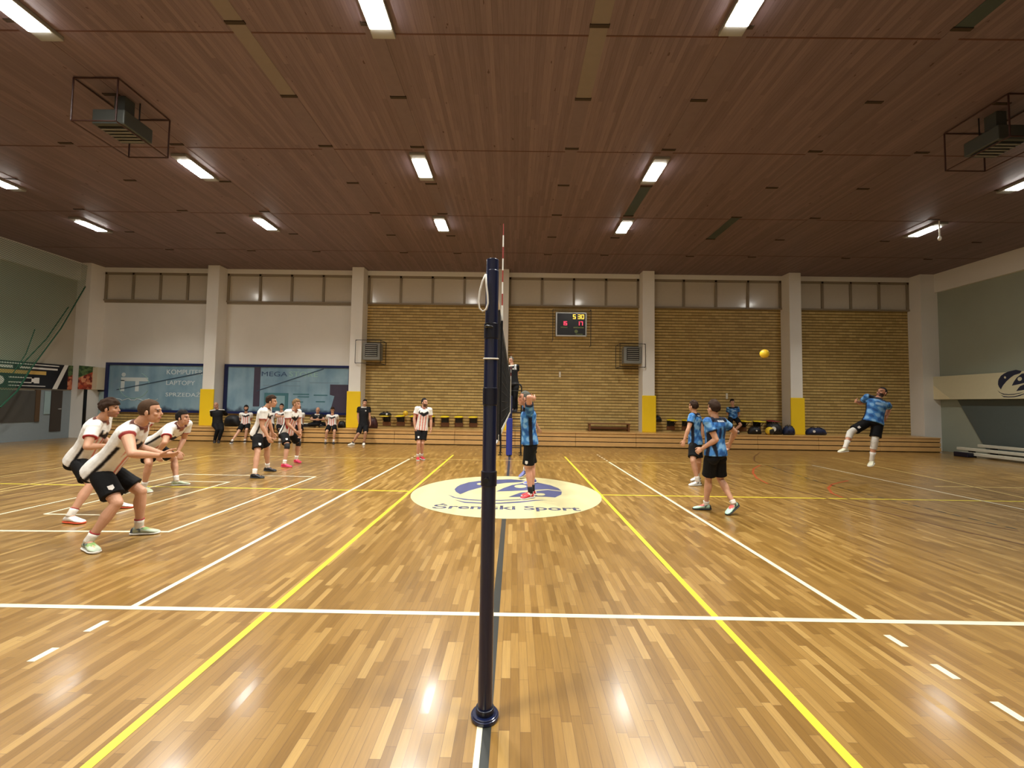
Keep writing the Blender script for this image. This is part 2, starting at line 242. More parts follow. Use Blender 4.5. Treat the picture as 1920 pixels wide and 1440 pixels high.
 's6': [1.76, (-8.216, 17.25, 0.705), (-8.197, 17.22, 1.119), (-8.178, 17.19, 1.287), (-8.379, 17.205, 1.077), (-8.348, 16.976, 0.905), (-8.112, 16.896, 0.912), (-8.308, 17.241, 0.705), (-8.341, 16.812, 0.716), (-7.951, 16.939, 0.733), (-7.75, 16.895, 0.64), (-8.022, 16.955, 0.64), (-8.02, 17.242, 1.064), (-7.844, 17.074, 0.908), (-7.933, 16.842, 0.917), (-8.124, 17.259, 0.705), (-7.747, 17.051, 0.712), (-8.152, 16.989, 0.733), (-8.353, 16.945, 0.64), (-8.081, 17.005, 0.64), (0.1, -0.995, 0), (0.1, -0.974, -0.201)],
 'ref': [1.78, (-0.032, 14, 2.36), (-0.096, 14, 2.986), (-0.126, 14, 3.158), (-0.261, 14.065, 2.919), (-0.26, 14.296, 2.741), (-0.188, 14.31, 2.5), (-0.12, 14.033, 2.36), (-0.066, 14.053, 1.929), (-0.028, 13.99, 1.52), (-0.071, 13.787, 1.426), (-0.012, 14.063, 1.426), (0.079, 13.935, 2.954), (0.09, 14.101, 2.714), (-0.036, 14.111, 2.496), (0.056, 13.967, 2.36), (0.043, 13.918, 1.928), (0.067, 13.991, 1.52), (0.036, 13.786, 1.426), (0.078, 14.064, 1.426), (-0.352, -0.936, 0), (-0.597, -0.796, -0.1)],
}
# ================================================================ materials of the hall
def floor_mat():
    t = NT('oak strip floor'); s, vec = t.xyz()
    rnd, gap, row = strips(t, s[1], s[0], 0.056, 0.41)
    col = t.ramp(rnd, [(0.0, rgb(118, 86, 36)), (0.3, rgb(130, 97, 43)), (0.62, rgb(138, 104, 48)), (0.86, rgb(147, 113, 55)), (1.0, rgb(162, 129, 70))])
    g = t.noise(vec, 3.0, 6, (26, 1.4, 1))
    col = t.mix(0.35, col, t.ramp(g, [(0.3, (0.55, 0.5, 0.44)), (0.7, (1.15, 1.1, 1.0))]), 'MULTIPLY')
    col = t.mix(t.math('MULTIPLY', gap, 0.7), col, rgb(74, 46, 22))
    wear = t.noise(vec, 0.7, 5)
    ro = t.math('ADD', 0.27, t.math('MULTIPLY', wear, 0.14))
    ro = t.math('ADD', ro, t.math('MULTIPLY', rnd, 0.06))
    t.bump(t.math('ADD', t.math('MULTIPLY', gap, -1.0), t.math('MULTIPLY', t.noise(vec, 5.0, 3, (6, 1, 1)), 0.5)), 0.10, 0.004)
    return t.set(Base_Color=col, Roughness=ro, Coat_Weight=0.6, Coat_Roughness=t.math('ADD', 0.12, t.math('MULTIPLY', rnd, 0.1)))
def brick_mat():
    t = NT('ochre facing brick'); s, vec = t.xyz()
    r = t.math('DIVIDE', s[2], 0.125); row = t.math('FLOOR', r); fr = t.math('FRACT', r)
    q = t.math('ADD', t.math('DIVIDE', s[0], 0.29), t.math('MULTIPLY', row, 0.5)); c = t.math('FLOOR', q); fq = t.math('FRACT', q)
    rnd = t.white(row, c)
    gz = t.math('LESS_THAN', fr, 0.27); gx = t.math('LESS_THAN', fq, 0.04)
    col = t.ramp(rnd, [(0.0, rgb(180, 154, 94)), (0.5, rgb(192, 166, 104)), (1.0, rgb(204, 178, 114))])
    n = t.noise(vec, 9.0, 5)
    col = t.mix(0.35, col, t.ramp(n, [(0.3, (0.7, 0.66, 0.6)), (0.7, (1.1, 1.08, 1.05))]), 'MULTIPLY')
    gap = t.math('MAXIMUM', gz, t.math('MULTIPLY', gx, 0.4))
    col = t.mix(gap, col, rgb(98, 76, 42))
    t.bump(t.math('SUBTRACT', 1.0, gap), 0.6, 0.012)
    return t.set(Base_Color=col, Roughness=0.55, Specular_IOR_Level=0.35)
def ceil_mat():
    t = NT('stained ceiling boards'); s, vec = t.xyz()
    rnd, gap, row = strips(t, s[1], s[0], 0.083, 2.98)
    col = t.ramp(rnd, [(0.0, rgb(108, 91, 94)), (0.5, rgb(116, 98, 102)), (1.0, rgb(125, 106, 109))])
    g = t.noise(vec, 2.0, 6, (30, 1.2, 1))
    col = t.mix(0.5, col, t.ramp(g, [(0.3, (0.7, 0.66, 0.62)), (0.7, (1.15, 1.12, 1.1))]), 'MULTIPLY')
    kn = t.noise(vec, 7.0, 2, (1.5, 0.7, 1)); col = t.mix(t.math('MULTIPLY', t.math('GREATER_THAN', kn, 0.735), 0.75), col, rgb(60, 32, 24))
    fr = t.math('FRACT', t.math('DIVIDE', s[0], 0.083)); gv = t.math('LESS_THAN', fr, 0.07)
    col = t.mix(t.math('MULTIPLY', gv, 0.4), col, rgb(70, 46, 38))
    return t.set(Base_Color=col, Roughness=0.5, Specular_IOR_Level=0.35)
def film_mat():
    t = NT('printed window film'); s, vec = t.xyz()
    n = t.noise(vec, 1.3, 5, (1, 1, 0.8)); n2 = t.noise(vec, 0.9, 3, (2.2, 1, 0.25))
    col = t.ramp(n, [(0.25, rgb(98, 134, 154)), (0.55, rgb(130, 162, 180)), (0.8, rgb(160, 188, 202))])
    col = t.mix(0.3, col, t.ramp(n2, [(0.35, rgb(96, 134, 166)), (0.65, rgb(160, 190, 204))]))
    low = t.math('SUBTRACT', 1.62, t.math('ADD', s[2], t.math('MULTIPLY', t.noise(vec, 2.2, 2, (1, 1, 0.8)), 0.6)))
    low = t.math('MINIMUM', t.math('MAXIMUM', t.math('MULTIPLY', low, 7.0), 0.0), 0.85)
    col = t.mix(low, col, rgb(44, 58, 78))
    return t.set(Base_Color=col, Roughness=0.3, Coat_Weight=0.6, Coat_Roughness=0.04)
def net_mat(name, col, sc, line):
    t = NT(name); s, vec = t.xyz(); t.m.blend_method = 'HASHED' if hasattr(t.m, 'blend_method') else None
    a = t.math('LESS_THAN', t.math('FRACT', t.math('MULTIPLY', t.math('ADD', s[1], s[2]), sc)), line)
    b = t.math('LESS_THAN', t.math('FRACT', t.math('MULTIPLY', t.math('SUBTRACT', s[1], s[2]), sc)), line)
    return t.set(Base_Color=col, Roughness=0.7, Alpha=t.math('MAXIMUM', a, b))
def brick_like(): return None
FLOOR, BRICK, CEIL, FILM = floor_mat(), brick_mat(), ceil_mat(), film_mat()
PLASTER = mat('off-white painted plaster', rgb(224, 221, 214), 0.6, noise=0.05, nscale=1.5, bump=0.06, bscale=14)
GREENP = mat('grey-green painted blockwork', rgb(152, 158, 142), 0.6, noise=0.06, nscale=1.2, bump=0.1, bscale=10)
DADO = mat('grey-green dado paint', rgb(84, 94, 92), 0.45, noise=0.06)
YPAD = mat('yellow vinyl padding', rgb(238, 200, 34), 0.4, noise=0.03, nscale=3)
MULL = mat('grey window mullion', rgb(138, 126, 106), 0.55)
PANEW = mat('painted-over glass', rgb(196, 188, 172), 0.25, coat=0.5, noise=0.04)
NAVYF = mat('navy frame paint', rgb(22, 34, 84), 0.35)
WHITEL = mat('white floor paint', rgb(214, 206, 178), 0.35, coat=0.2)
YELLL = mat('yellow floor paint', rgb(212, 194, 52), 0.35, coat=0.2)
BLACKL = mat('black floor paint', rgb(44, 46, 44), 0.35, coat=0.2)
THINY = mat('faded cream floor paint', rgb(200, 174, 108), 0.35, coat=0.2)
REDL = mat('red floor paint', rgb(166, 74, 40), 0.35, coat=0.2)
PINE = mat('varnished pine board', rgb(204, 160, 100), 0.38, coat=0.25, noise=0.14, nscale=4)
DARKGAP = mat('dark gap', rgb(52, 38, 24), 0.8)
BROWNW = mat('brown stained wood', rgb(112, 72, 42), 0.45, noise=0.15)
STEEL = mat('black painted steel', rgb(24, 24, 26), 0.4)
GREYM = mat('grey painted metal', rgb(132, 132, 126), 0.45, metal=0.2)
SILVER = mat('brushed aluminium', rgb(190, 190, 184), 0.35, metal=0.7)
DUCT = mat('dark grey sheet metal', rgb(74, 78, 74), 0.5, metal=0.3)
BLACKP = mat('black plastic', rgb(14, 14, 16), 0.35)
ROPEW = mat('white rope', rgb(225, 222, 214), 0.8, bump=0.4, bscale=300)
CREAM = mat('cream vinyl', rgb(188, 180, 138), 0.4, noise=0.03, nscale=3)
LOGOB = mat('slate blue vinyl', rgb(70, 76, 116), 0.4)

# ================================================================ room shell
fl = struct(obj('floor', bx(XL - .3, XR + .3, YF - .3, YB + .3, -0.2, 0), FLOOR))
ce = struct(obj('ceiling', bx(XL - .3, XR + .3, YF - .3, YB + .3, ZC, ZC + .2), CEIL))
wl = struct(obj('wall_left', bx(XL - .3, XL, YF, YB + .3, 0, ZC), mat('grey beige painted blockwork', rgb(176, 170, 154), 0.6, noise=0.06, nscale=1.2, bump=0.1, bscale=10)))
wr = struct(obj('wall_right', bx(XR, XR + .3, YF, YB + .3, 0, ZC), GREENP))
wf = struct(obj('wall_front', bx(XL, XR, YF - .3, YF, 0, ZC), PLASTER))
# back wall: brick facing, with the two left bays plastered above the internal windows
wb = struct(obj('wall_back', bx(XL, XR, YB, YB + .3, 0, ZC), BRICK))
bays = list(zip((XL,) + PILX, PILX + (XR,)))
for i in (0, 1):
    a, b_ = bays[i]
    struct(obj('trim_%d' % (20 + i), bx(a + .0, b_, YB - .03, YB, 3.2, 5.95), PLASTER))
struct(obj('trim_22', bx(XL, -17.8, YB - .03, YB, ZS + .002, 3.2), PLASTER))
struct(obj('trim_23', bx(XL, -6.73, YB - .07, YB, 5.86, 5.93), MULL))
# upper lintel and side-wall top beams
for k, (a, b_, y0, y1, x0, x1) in enumerate(((0, 0, YF, YB, XL, XL + .12), (0, 0, YF, YB, XR - .12, XR))):
    struct(obj('trim_%d' % (k + 1), bx(x0, x1, y0, y1, 6.62, ZC), PLASTER))
struct(obj('trim_3', bx(XL, XR, YB - .12, YB, 7.2, ZC), PLASTER))
# pillars (structure) and their yellow pads (things)
pnames = ['between the two film-covered windows', 'beside the standing coach in black', 'behind the volleyball net', 'beside the low brown bench', 'beside the pile of sports bags']
plabels = ['yellow wall pad on the pillar by the bald man in a black jacket', 'yellow wall pad on the pillar behind the coach in black', 'yellow wall pad on the pillar behind the volleyball net',
           'yellow wall pad on the pillar right of the low brown bench', 'yellow wall pad on the pillar between the bag pile and the lone duffel bag']
for k, px in enumerate(PILX):
    struct(obj('trim_%d' % (4 + k), bx(px - .25, px + .25, YP, YB, 0, ZC), PLASTER, bevel=.01))
    t_ = obj('wall_pad', bx(px - .29, px + .29, YP - .055, YP - .002, ZS, 2.11), YPAD, bevel=.02)
    tag(t_, plabels[k], 'wall pad', 'yellow pads on the pillars')
struct(obj('trim_9', bx(XL, XL + .55, YP - .1, YB, 0, ZC), PLASTER))
struct(obj('trim_10', bx(XR - .7, XR, YP, YB, 0, ZC), PLASTER))
# painted-over clerestory: one window per bay with four panes
for k, (a, b_) in enumerate(bays):
    x0 = a + (.55 if k == 0 else .25); x1 = b_ - (.7 if k == 5 else .25)
    bm = B(); n = 4; w = (x1 - x0 - .1) / n
    for i in range(n + 1):
        xm = x0 + .05 + i * w; box(bm, xm - .045, xm + .045, YB - .1, YB, 5.97, 7.2)
    box(bm, x0, x1, YB - .1, YB, 7.1, 7.2); box(bm, x0, x1, YB - .12, YB, 5.93, 6.0)
    win = struct(obj('window_%d' % (k + 3), bm, MULL))
    for i in range(n):
        struct(obj('pane', bx(x0 + .05 + i * w + .045, x0 + .05 + (i + 1) * w - .045, YB - .04, YB - .02, 6.0, 7.1), PANEW, win))
# two internal windows under printed film
WTXT = mat('white film lettering', rgb(206, 218, 220), 0.4)
NTXT = mat('dark blue film lettering', rgb(62, 86, 120), 0.4)
GTXT = mat('sea green film lettering', rgb(150, 190, 180), 0.4)
TEAL = mat('teal film print', rgb(74, 120, 130), 0.35, noise=0.1)
PLUM = mat('dark plum film print', rgb(72, 66, 82), 0.35, noise=0.2, nscale=3)
FD = YB - .045
def window(n, x0, x1, z0, z1):
    bm = B(); f = .1
    box(bm, x0, x1, YB - .09, YB, z1 - f, z1); box(bm, x0, x1, YB - .09, YB, z0, z0 + f); box(bm, x0, x0 + f + .03, YB - .09, YB, z0 + f, z1 - f); box(bm, x1 - f, x1, YB - .09, YB, z0 + f, z1 - f)
    w = struct(obj('window_%d' % n, bm, NAVYF))
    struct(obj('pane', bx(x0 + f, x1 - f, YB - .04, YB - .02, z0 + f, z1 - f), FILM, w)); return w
def put(w, name, bm, m): return struct(obj(name, bm, m, w))
def wtext(w, s, x, z, wid, hei, m, slope=0): put(w, 'lettering', text_mesh(s, (x, FD, z), (1, 0, slope), (0, 0, 1), wid, hei, .004), m)
w1 = window(1, -17.8, -13.15, 1.08, 3.22)
wtext(w1, 'KOMPUTERY', -15.15, 2.74, 1.75, .21, WTXT); wtext(w1, 'LAPTOPY', -15.15, 2.28, 1.25, .19, WTXT); wtext(w1, 'SPRZEDAŻ', -15.15, 1.78, 1.5, .22, WTXT)
bm = B()
for a, b_, c, d in ((-17.13, -16.97, 1.98, 2.46), (-17.13, -15.95, 2.42, 2.58), (-16.5, -16.34, 1.98, 2.42)): box(bm, a, b_, FD - .004, FD, c, d)
put(w1, 'logo', bm, WTXT)
bm = B(); tube(bm, [(-17.03, FD - .004, 2.7), (-17.03, FD, 2.7)], .09, 14, (1, 0, 0)); put(w1, 'logo', bm, WTXT)
bm = B()
for s0, s1 in ((.15, 1.1), (3.35, 5.9)):
    pr = None
    for i in range(13):
        a = s0 + (s1 - s0) * i / 12; p = V((-16.55 + .66 * math.cos(a), FD - .002, 2.25 + .58 * math.sin(a)))
        if pr is not None: tube(bm, [pr, p], .012, 5)
        pr = p
put(w1, 'logo_ring', bm, GTXT)
bm = B(); pr = None
for i in range(25):
    p = V((-17.35 + i * .078, FD - .002, 1.62 + .035 * math.sin(i * 1.1) + .012 * math.sin(i * 2.7)))
    if pr is not None: tube(bm, [pr, p], .016, 5)
    pr = p
put(w1, 'logo_underline', bm, WTXT)
w2 = window(2, -12.6, -7.1, 1.08, 3.22)
put(w2, 'film_stripe', bx(-11.33, -11.05, FD, YB - .03, 1.4, 3.1), PLUM)
put(w2, 'print_block', poly(B(), [(-7.98, FD, 1.18), (-7.2, FD, 1.18), (-7.2, FD, 2.4), (-8.0, FD, 2.4), (-8.0, FD, 1.95), (-7.8, FD, 1.9)], (0, .012, 0)), PLUM)
put(w2, 'print_panel', bx(-10.85, -9.8, FD, YB - .03, 1.25, 2.0), TEAL)
put(w2, 'print_panel', bx(-10.7, -9.95, FD - .006, FD, 1.38, 1.88), mat('pale blue film print', rgb(134, 168, 178), 0.35))
wtext(w2, 'MEGA', -11.0, 2.72, 1.12, .2, NTXT); wtext(w2, 'STORE', -9.8, 2.72, 1.25, .22, GTXT)
for x, z, wd in ((-9.6, 1.93, .7), (-9.4, 1.82, .5), (-8.7, 1.9, .6), (-9.65, 1.6, .5), (-8.6, 1.62, .4)): put(w2, 'print_line', bx(x, x + wd, FD, YB - .03, z, z + .05), TEAL)
for x, z, wd in ((-10.9, 2.3, 1.6), (-10.4, 2.5, 1.1), (-8.9, 2.45, 1.3)): put(w2, 'print_line', bx(x, x + wd, FD, YB - .03, z, z + .03), mat('grey film print', rgb(118, 144, 160), 0.35))
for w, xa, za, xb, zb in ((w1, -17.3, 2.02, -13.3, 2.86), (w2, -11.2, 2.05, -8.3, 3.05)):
    put(w, 'film_stripe', poly(B(), [(xa, FD - .008, za), (xb, FD - .008, zb), (xb, FD - .008, zb + .05), (xa, FD - .008, za + .035)], (0, .006, 0)), mat('slate painted reflection', rgb(60, 82, 102), 0.35))  # thin dark diagonal strip: a reflection in the glass, painted as colour

# ================================================================ ceiling: battens and slot panels
bm = B()
for y in (0.2, 3.15, 6.13, 9.08, 12.35, 15.4): box(bm, XL, XR, y - .012, y + .012, ZC - .004, ZC)
struct(obj('joint_batten', bm, mat('dark batten', rgb(84, 48, 38), 0.6), ce))
SLOTW = mat('ceiling slot board', rgb(110, 92, 95), 0.55, noise=0.12)
SLOTG = mat('grey slot board', rgb(122, 110, 102), 0.55, noise=0.08)
SLOTT = mat('dark teal slot grille', rgb(52, 66, 66), 0.4, noise=0.1)
slotx = (-13.3, -10.15, -7.65, -4.3, -2.25, 1.2, 3.35, 6.6, 8.95, 12.5, 15.6)
YE = [-0.2, 1.35, 2.9, 4.45, 5.95, 7.45, 8.95, 10.5, 12.2, 13.85, 15.5]
grey = {(5, 3), (5, 4), (3, 3), (3, 4), (9, 4), (9, 5)}; teal = {(7, 3), (6, 7), (7, 8), (1, 4), (7, 2)}
for i, x in enumerate(slotx):
    bm = B()
    for y in YE: box(bm, x - .15, x + .15, y - .028, y + .028, ZC - .02, ZC)
    struct(obj('slot_end', bm, DARKGAP, ce))
    for j in range(len(YE) - 1):
        m_ = SLOTT if (i, j) in teal else SLOTG if (i, j) in grey else SLOTW
        struct(obj('slot_panel', bx(x - .135, x + .135, YE[j] + .03, YE[j + 1] - .03, ZC - .008, ZC), m_, ce))
# ================================================================ ceiling floodlights
LENS = mat('lit floodlight lens', (1, 1, 1), 0.3, emit=(1.0, 0.97, 0.9), estr=60)
HOUS = mat('grey lamp housing', rgb(150, 148, 140), 0.4, metal=0.3)
def floodlight(x, y, label):
    k = .7 if x > 12 else .8 if x < -13.8 else 1.0
    t = thing('floodlight', label, 'ceiling light', (x, y, ZC), 'floodlights on the ceiling')
    obj('housing', bx(x - .18, x + .18, y - .55, y + .55, ZC - .07, ZC), HOUS, t, bevel=.01)
    obj('lens', bx(x - .16, x + .16, y - .36, y + .36, ZC - .085, ZC - .07), LENS, t)
    d = bpy.data.lights.new('lamp', 'AREA'); d.shape = 'RECTANGLE'; d.size = .32; d.size_y = .72; d.energy = LAMP_W * k; d.color = LAMP_COL; d.spread = math.radians(116)
    o = bpy.data.objects.new('lamp', d); COL.objects.link(o); o.location = (0, 0, -.09); o.parent = t
LIGHTS = [
 (-13.7, 10.5, 'ceiling floodlight at the left edge of the picture above the dark advertising board'),
 (-14.05, 13.3, 'lit ceiling floodlight nearest the left wall corner above the green netting'),
 (-7.9, 9.85, 'lit ceiling floodlight just right of the caged ceiling heater on the left'),
 (-8.1, 13.0, 'lit ceiling floodlight above the first film-covered window, second from left in far row'),
 (-2.3, 9.7, 'brightest ceiling floodlight high above the left of the net post, nearer of the pair'),
 (-2.4, 12.9, 'ceiling floodlight closest above the top of the blue net post, farther of the pair'),
 (3.3, 9.75, 'ceiling floodlight right of the net, the nearer of two along one slot'),
 (3.4, 12.9, 'ceiling floodlight right of the net, the farther of two along one slot, above the heater'),
 (12.9, 12.9, 'ceiling floodlight by the right wall with a short bracket hanging below it'),
 (12.6, 10.0, 'ceiling floodlight cut by the right edge of the picture below the caged heater'),
 (-2.1, 5.6, 'ceiling floodlight at the top edge left of centre, nearest row'),
 (3.2, 5.5, 'ceiling floodlight at the top edge right of centre, nearest row'),
 (-7.4, 5.7, 'ceiling floodlight in the top left corner of the picture'),
 (-2.1, 1.4, 'ceiling floodlight out of view overhead, left of the net post'),
 (3.2, 1.4, 'ceiling floodlight out of view overhead, right of the net post'),
 (-7.6, 1.4, 'ceiling floodlight out of view overhead, far left'),
]
for a in LIGHTS: floodlight(*a)
h = thing('ceiling_bracket', 'short white hanging bracket below the floodlight by the right wall', 'bracket', (12.75, 12.3, ZC))
bm = B(); tube(bm, [(12.75, 12.3, ZC), (12.75, 12.3, 6.9)], .018, 8); obj('rod', bm, mat('white paint', rgb(225, 222, 212), .5), h)
bm = B(); ell(bm, (12.75, 12.3, 6.86), XYZ, (.045, .045, .07)); obj('hook', bm, mat('white paint', rgb(225, 222, 212), .5), h, smooth=True)

# ================================================================ floor markings (part of the floor)
def line(pts, m, w=.05, z=.0012):
    pts = [V((p[0], p[1], 0)) for p in pts]; bm = B(); L_, R_ = [], []
    for i, p in enumerate(pts):
        d = (pts[min(i + 1, len(pts) - 1)] - pts[max(i - 1, 0)]).normalized(); n = V((-d.y, d.x, 0)) * w / 2
        L_.append(bm.verts.new((p.x + n.x, p.y + n.y, z))); R_.append(bm.verts.new((p.x - n.x, p.y - n.y, z)))
    for i in range(len(pts) - 1): bm.faces.new((L_[i], R_[i], R_[i + 1], L_[i + 1]))
    return struct(obj('court_line', bm, m, fl))
A3 = 2.975
line([(X0 - 9, Y0), (X0 + 9, Y0)], WHITEL, .055, .0020); line([(X0 - 9, Y0 + 9), (X0 + 9, Y0 + 9)], THINY, .05, .0020)
for s in (-1, 1):
    line([(X0 + s * A3, Y0 + .02), (X0 + s * A3, Y0 + 9)], WHITEL, .055, .0016)
    for i in range(5):
        for y in (Y0 - .2 - i * .35, Y0 + 9.2 + i * .35):
            line([(X0 + s * A3, y), (X0 + s * A3, y - .15 if y < Y0 else y + .15)], WHITEL, .052)
    line([(X0 + s * 9, Y0), (X0 + s * 9, Y0 + 9)], WHITEL if s > 0 else THINY, .05, .0017)
    line([(X0 - .02 + s * 1.81, -3), (X0 - .02 + s * 1.81, 13.5)], YELLL, .055, .0014)
line([(-10.2, 8.06), (-2, 7.97)], YELLL, .05, .0013); line([(1.6, 7.93), (12.5, 7.95)], YELLL, .05, .0013)
line([(X0 - .03, -3), (X0 - .03, Y0)], WHITEL, .03, .0011); line([(X0, -3), (X0, 13.4)], BLACKL, .062, .0010)
line([(-10.2, 5.28), (-6.5, 5.28), (-4.42, 5.35)], WHITEL, .05, .0015); line([(-4.41, 5.33), (-4.43, 9.32)], WHITEL, .05, .0018); line([(-4.43, 9.3), (-7.46, 9.37)], WHITEL, .045, .0015); line([(-7.44, 9.37), (-7.38, 4.6)], WHITEL, .045, .0018)
line([(-6.81, 6.05), (-5.84, 6.05)], WHITEL, .045, .0015); line([(-5.84, 6.03), (-5.85, 8.58)], WHITEL, .045, .0018); line([(-5.85, 8.56), (-6.97, 8.58)], WHITEL, .045, .0015); line([(-6.97, 8.58), (-6.81, 6.05)], WHITEL, .045, .0018)
line([(-9.63, 12.4), (-9.45, 8.4), (-9.2, 6.5)], THINY, .045, .0018); line([(-10.9, 13.4), (-10.8, 6.2)], THINY, .045, .0018)
line([(10.98, 14.4), (10.5, 10.5), (9.9, 7.5)], THINY, .045, .0018); line([(9.4, 9.35), (12.5, 9.32)], THINY, .045, .0013)
DKL = mat('dark brown floor line', rgb(92, 60, 34), .35)
line([(9.29, 15.71), (8.28, 14.35), (7.63, 13.22), (7.39, 12.51), (7.44, 12.2)], DKL, .045, .0019)
line([(7.26, 12.28), (6.63, 11.53), (6.19, 10.79), (5.84, 10.01), (5.69, 9.34)], REDL, .05, .0019); line([(5.69, 9.34), (5.83, 8.57), (6.02, 7.52), (6.2, 6.69), (6.35, 5.98), (6.7, 5.0), (7.1, 4.2)], DKL, .045, .0019)
line([(7.93, 9.91), (7.16, 9.4), (6.74, 8.96), (6.4, 8.41), (6.31, 8.03)], REDL, .05, .0019); line([(6.31, 8.03), (6.5, 7.5), (6.75, 6.8), (7.2, 6.0)], DKL, .045, .0019)
dash = [V(p) for p in ((7.44, 12.2), (7.2, 10.9), (7.08, 9.6), (7.06, 8.6), (7.12, 7.7), (7.2, 6.9), (7.3, 6.0))]
for p, q in zip(dash, dash[1:]):
    for k in range(4): line([p.lerp(q, k / 4), p.lerp(q, k / 4 + .14)], BLACKL, .045, .0019)
for y0, y1, x in ((6.2, 12, -8.4), (5.2, 9, -8.9)): line([(x, y0), (x + .25, y1)], mat('dark floor line', rgb(96, 64, 36), .35), .04, .0011)
bm = B(); bm.faces.new([bm.verts.new((-.125 + 1.78 * math.cos(2 * PI * i / 72), 7.97 + 1.77 * math.sin(2 * PI * i / 72), .0026)) for i in range(72)])
em = struct(obj('floor_emblem', bm, CREAM, fl))
for k in EMBLEM:
    m_ = LOGOB if k[0] in 'BS' else CREAM; z = .0042 if k[0] == 'E' else .0034
    bm = B(); bm.faces.new([bm.verts.new((x, y, z)) for x, y in EMBLEM[k]]); bmesh.ops.triangulate(bm, faces=list(bm.faces))
    struct(obj('emblem_shape', bm, m_, em))
struct(obj('emblem_lettering', text_mesh('Śremski Sport', (-1.31, 6.64, .0030), (1, 0, 0), (0, 1, 0), 2.41, .42, .0008, .018), mat('navy lettering', rgb(58, 60, 92), 0.4), em))

# ================================================================ low bleacher along the far wall
bl = thing('wooden_bleacher', 'long low pine bleacher of three stacked boards along the brick wall', 'bleacher', (0, 17.2, 0))
obj('core', bx(-16.9, 17.0, YS + .06, YB - .01, 0, ZS - .035), DARKGAP, bl)
xs = [-16.9 + 2.4214 * i for i in range(15)]
for a, b_ in zip(xs, xs[1:]):
    for k, (z0, z1) in enumerate(((.03, .19), (.222, .378), (.41, .545))):
        obj('board', bx(a + .006, b_ - .006, YS + .012 * k, YS + .06 + .012 * k, z0, z1), PINE, bl, bevel=.006)
    obj('deck', bx(a + .006, b_ - .006, YS, YB - .01, ZS - .035, ZS), PINE, bl)

# ================================================================ volleyball post, net, antennae, far post
NAVY = mat('navy gloss enamel', rgb(14, 24, 58), 0.28, coat=0.4)
NAVYD = mat('dark navy collar', rgb(12, 16, 36), 0.35)
PX, PY = -.136, 2.333
def post(name, label, x, y, pad=False):
    t = thing(name, label, 'net post', (x, y, 0), 'volleyball net posts')
    def ring(nm, z0, z1, r, m, seg=28, par=t):
        bm = B(); tube(bm, [(x, y, z0), (x, y, z1)], r, seg, (1, 0, 0)); return obj(nm, bm, m, par, bevel=.004)
    ring('base_flange', .002, .022, .076, NAVY); ring('base_rim', .018, .03, .07, NAVY); ring('base_collar', .022, .06, .05, NAVYD)
    ring('lower_tube', .03, 1.3, .0395, NAVY); ring('middle_tube', 1.3, 2.15, .0388, NAVY); ring('upper_tube', 2.1, 2.47, .0372, NAVY); ring('top_cap', 2.45, 2.535, .0355, NAVY)
    ring('collar', 1.25, 1.335, .0445, NAVYD); ring('collar', 1.70, 1.80, .0428, NAVYD); ring('collar', 2.075, 2.165, .0425, NAVYD)
    bm = B(); tube(bm, [(x - .012, y - .05, 1.29), (x - .012, y - .07, 1.29)], .014, 12, (1, 0, 0)); obj('clamp_knob', bm, BLACKP, t)
    bm = B(); tube(bm, [(x - .028, y - .035, 2.14), (x - .02, y - .06, 2.14), (x + .005, y - .06, 2.135)], .008, 8, cap=1); obj('rope_cleat', bm, STEEL, t, smooth=True)
    bm = B(); box(bm, x - .008, x + .008, y + .03, y + .05, .5, 2.45); obj('slide_rail', bm, NAVYD, t)
    return t
tp = post('volleyball_post', 'tall navy volleyball net post with round floor flange nearest the camera', PX, PY)
bm = B(); c0 = V((PX - .04, PY - .045, 2.435))
pts = [c0 + V(p) for p in ((0.005, 0, 0), (-.012, -.004, -.04), (-.026, -.006, -.1), (-.032, -.006, -.155), (-.026, -.006, -.195), (-.008, -.006, -.212), (.012, -.006, -.2), (.021, -.006, -.165), (.018, -.005, -.12), (.01, -.004, -.06), (.006, 0, -.0))]
tube(bm, pts, .0052, 8); obj('rope_loop', bm, ROPEW, tp, smooth=True)
bm = B(); tube(bm, [(PX + .041 * math.cos(a), PY + .041 * math.sin(a), 1.965 + .004 * math.sin(a)) for a in [2 * PI * i / 24 for i in range(25)]], .0045, 6); obj('rope_ring', bm, ROPEW, tp, smooth=True)
bm = B(); tube(bm, [(PX + .035, PY + .03, 1.965), (PX + .035, PY + .025, 1.6), (PX + .036, PY + .02, 1.0)], .003, 6); obj('tension_cord', bm, mat('grey cord', rgb(90, 92, 104), .7), tp)
FPY = Y0 + 9 + 1.02
tq = post('volleyball_post', 'navy volleyball net post with blue padding beyond the net by the referee stand', X0 - .02, FPY)
bm = B(); tube(bm, [(X0 - .02, FPY, .03), (X0 - .02, FPY, 1.22)], .1, 20, (1, 0, 0)); obj('padding', bm, mat('royal blue padding', rgb(38, 52, 140), .5), tq, bevel=.015)
bm = B(); tube(bm, [(X0 - .02, FPY, 1.22), (X0 - .02, FPY, 1.95)], .085, 20, (1, 0, 0)); obj('padding', bm, mat('dark blue padding', rgb(24, 30, 66), .5), tq, bevel=.015)
tn = thing('volleyball_net', 'black volleyball net stretched away from the camera between two posts', 'net', (X0, Y0 + 4.5, 1.43))
ya, yb, zt, zb = Y0 - .25, Y0 + 9.25, 2.43, 1.43
CORD = mat('black net cord', rgb(12, 12, 13), .8)
bm = B(); c = .0026
y = ya
while y < yb + .01: box(bm, X0 - c, X0 + c, y - c, y + c, zb, zt); y += .1
for i in range(11): box(bm, X0 - c, X0 + c, ya, yb, zb + i * .1 - c, zb + i * .1 + c)
obj('mesh', bm, CORD, tn)
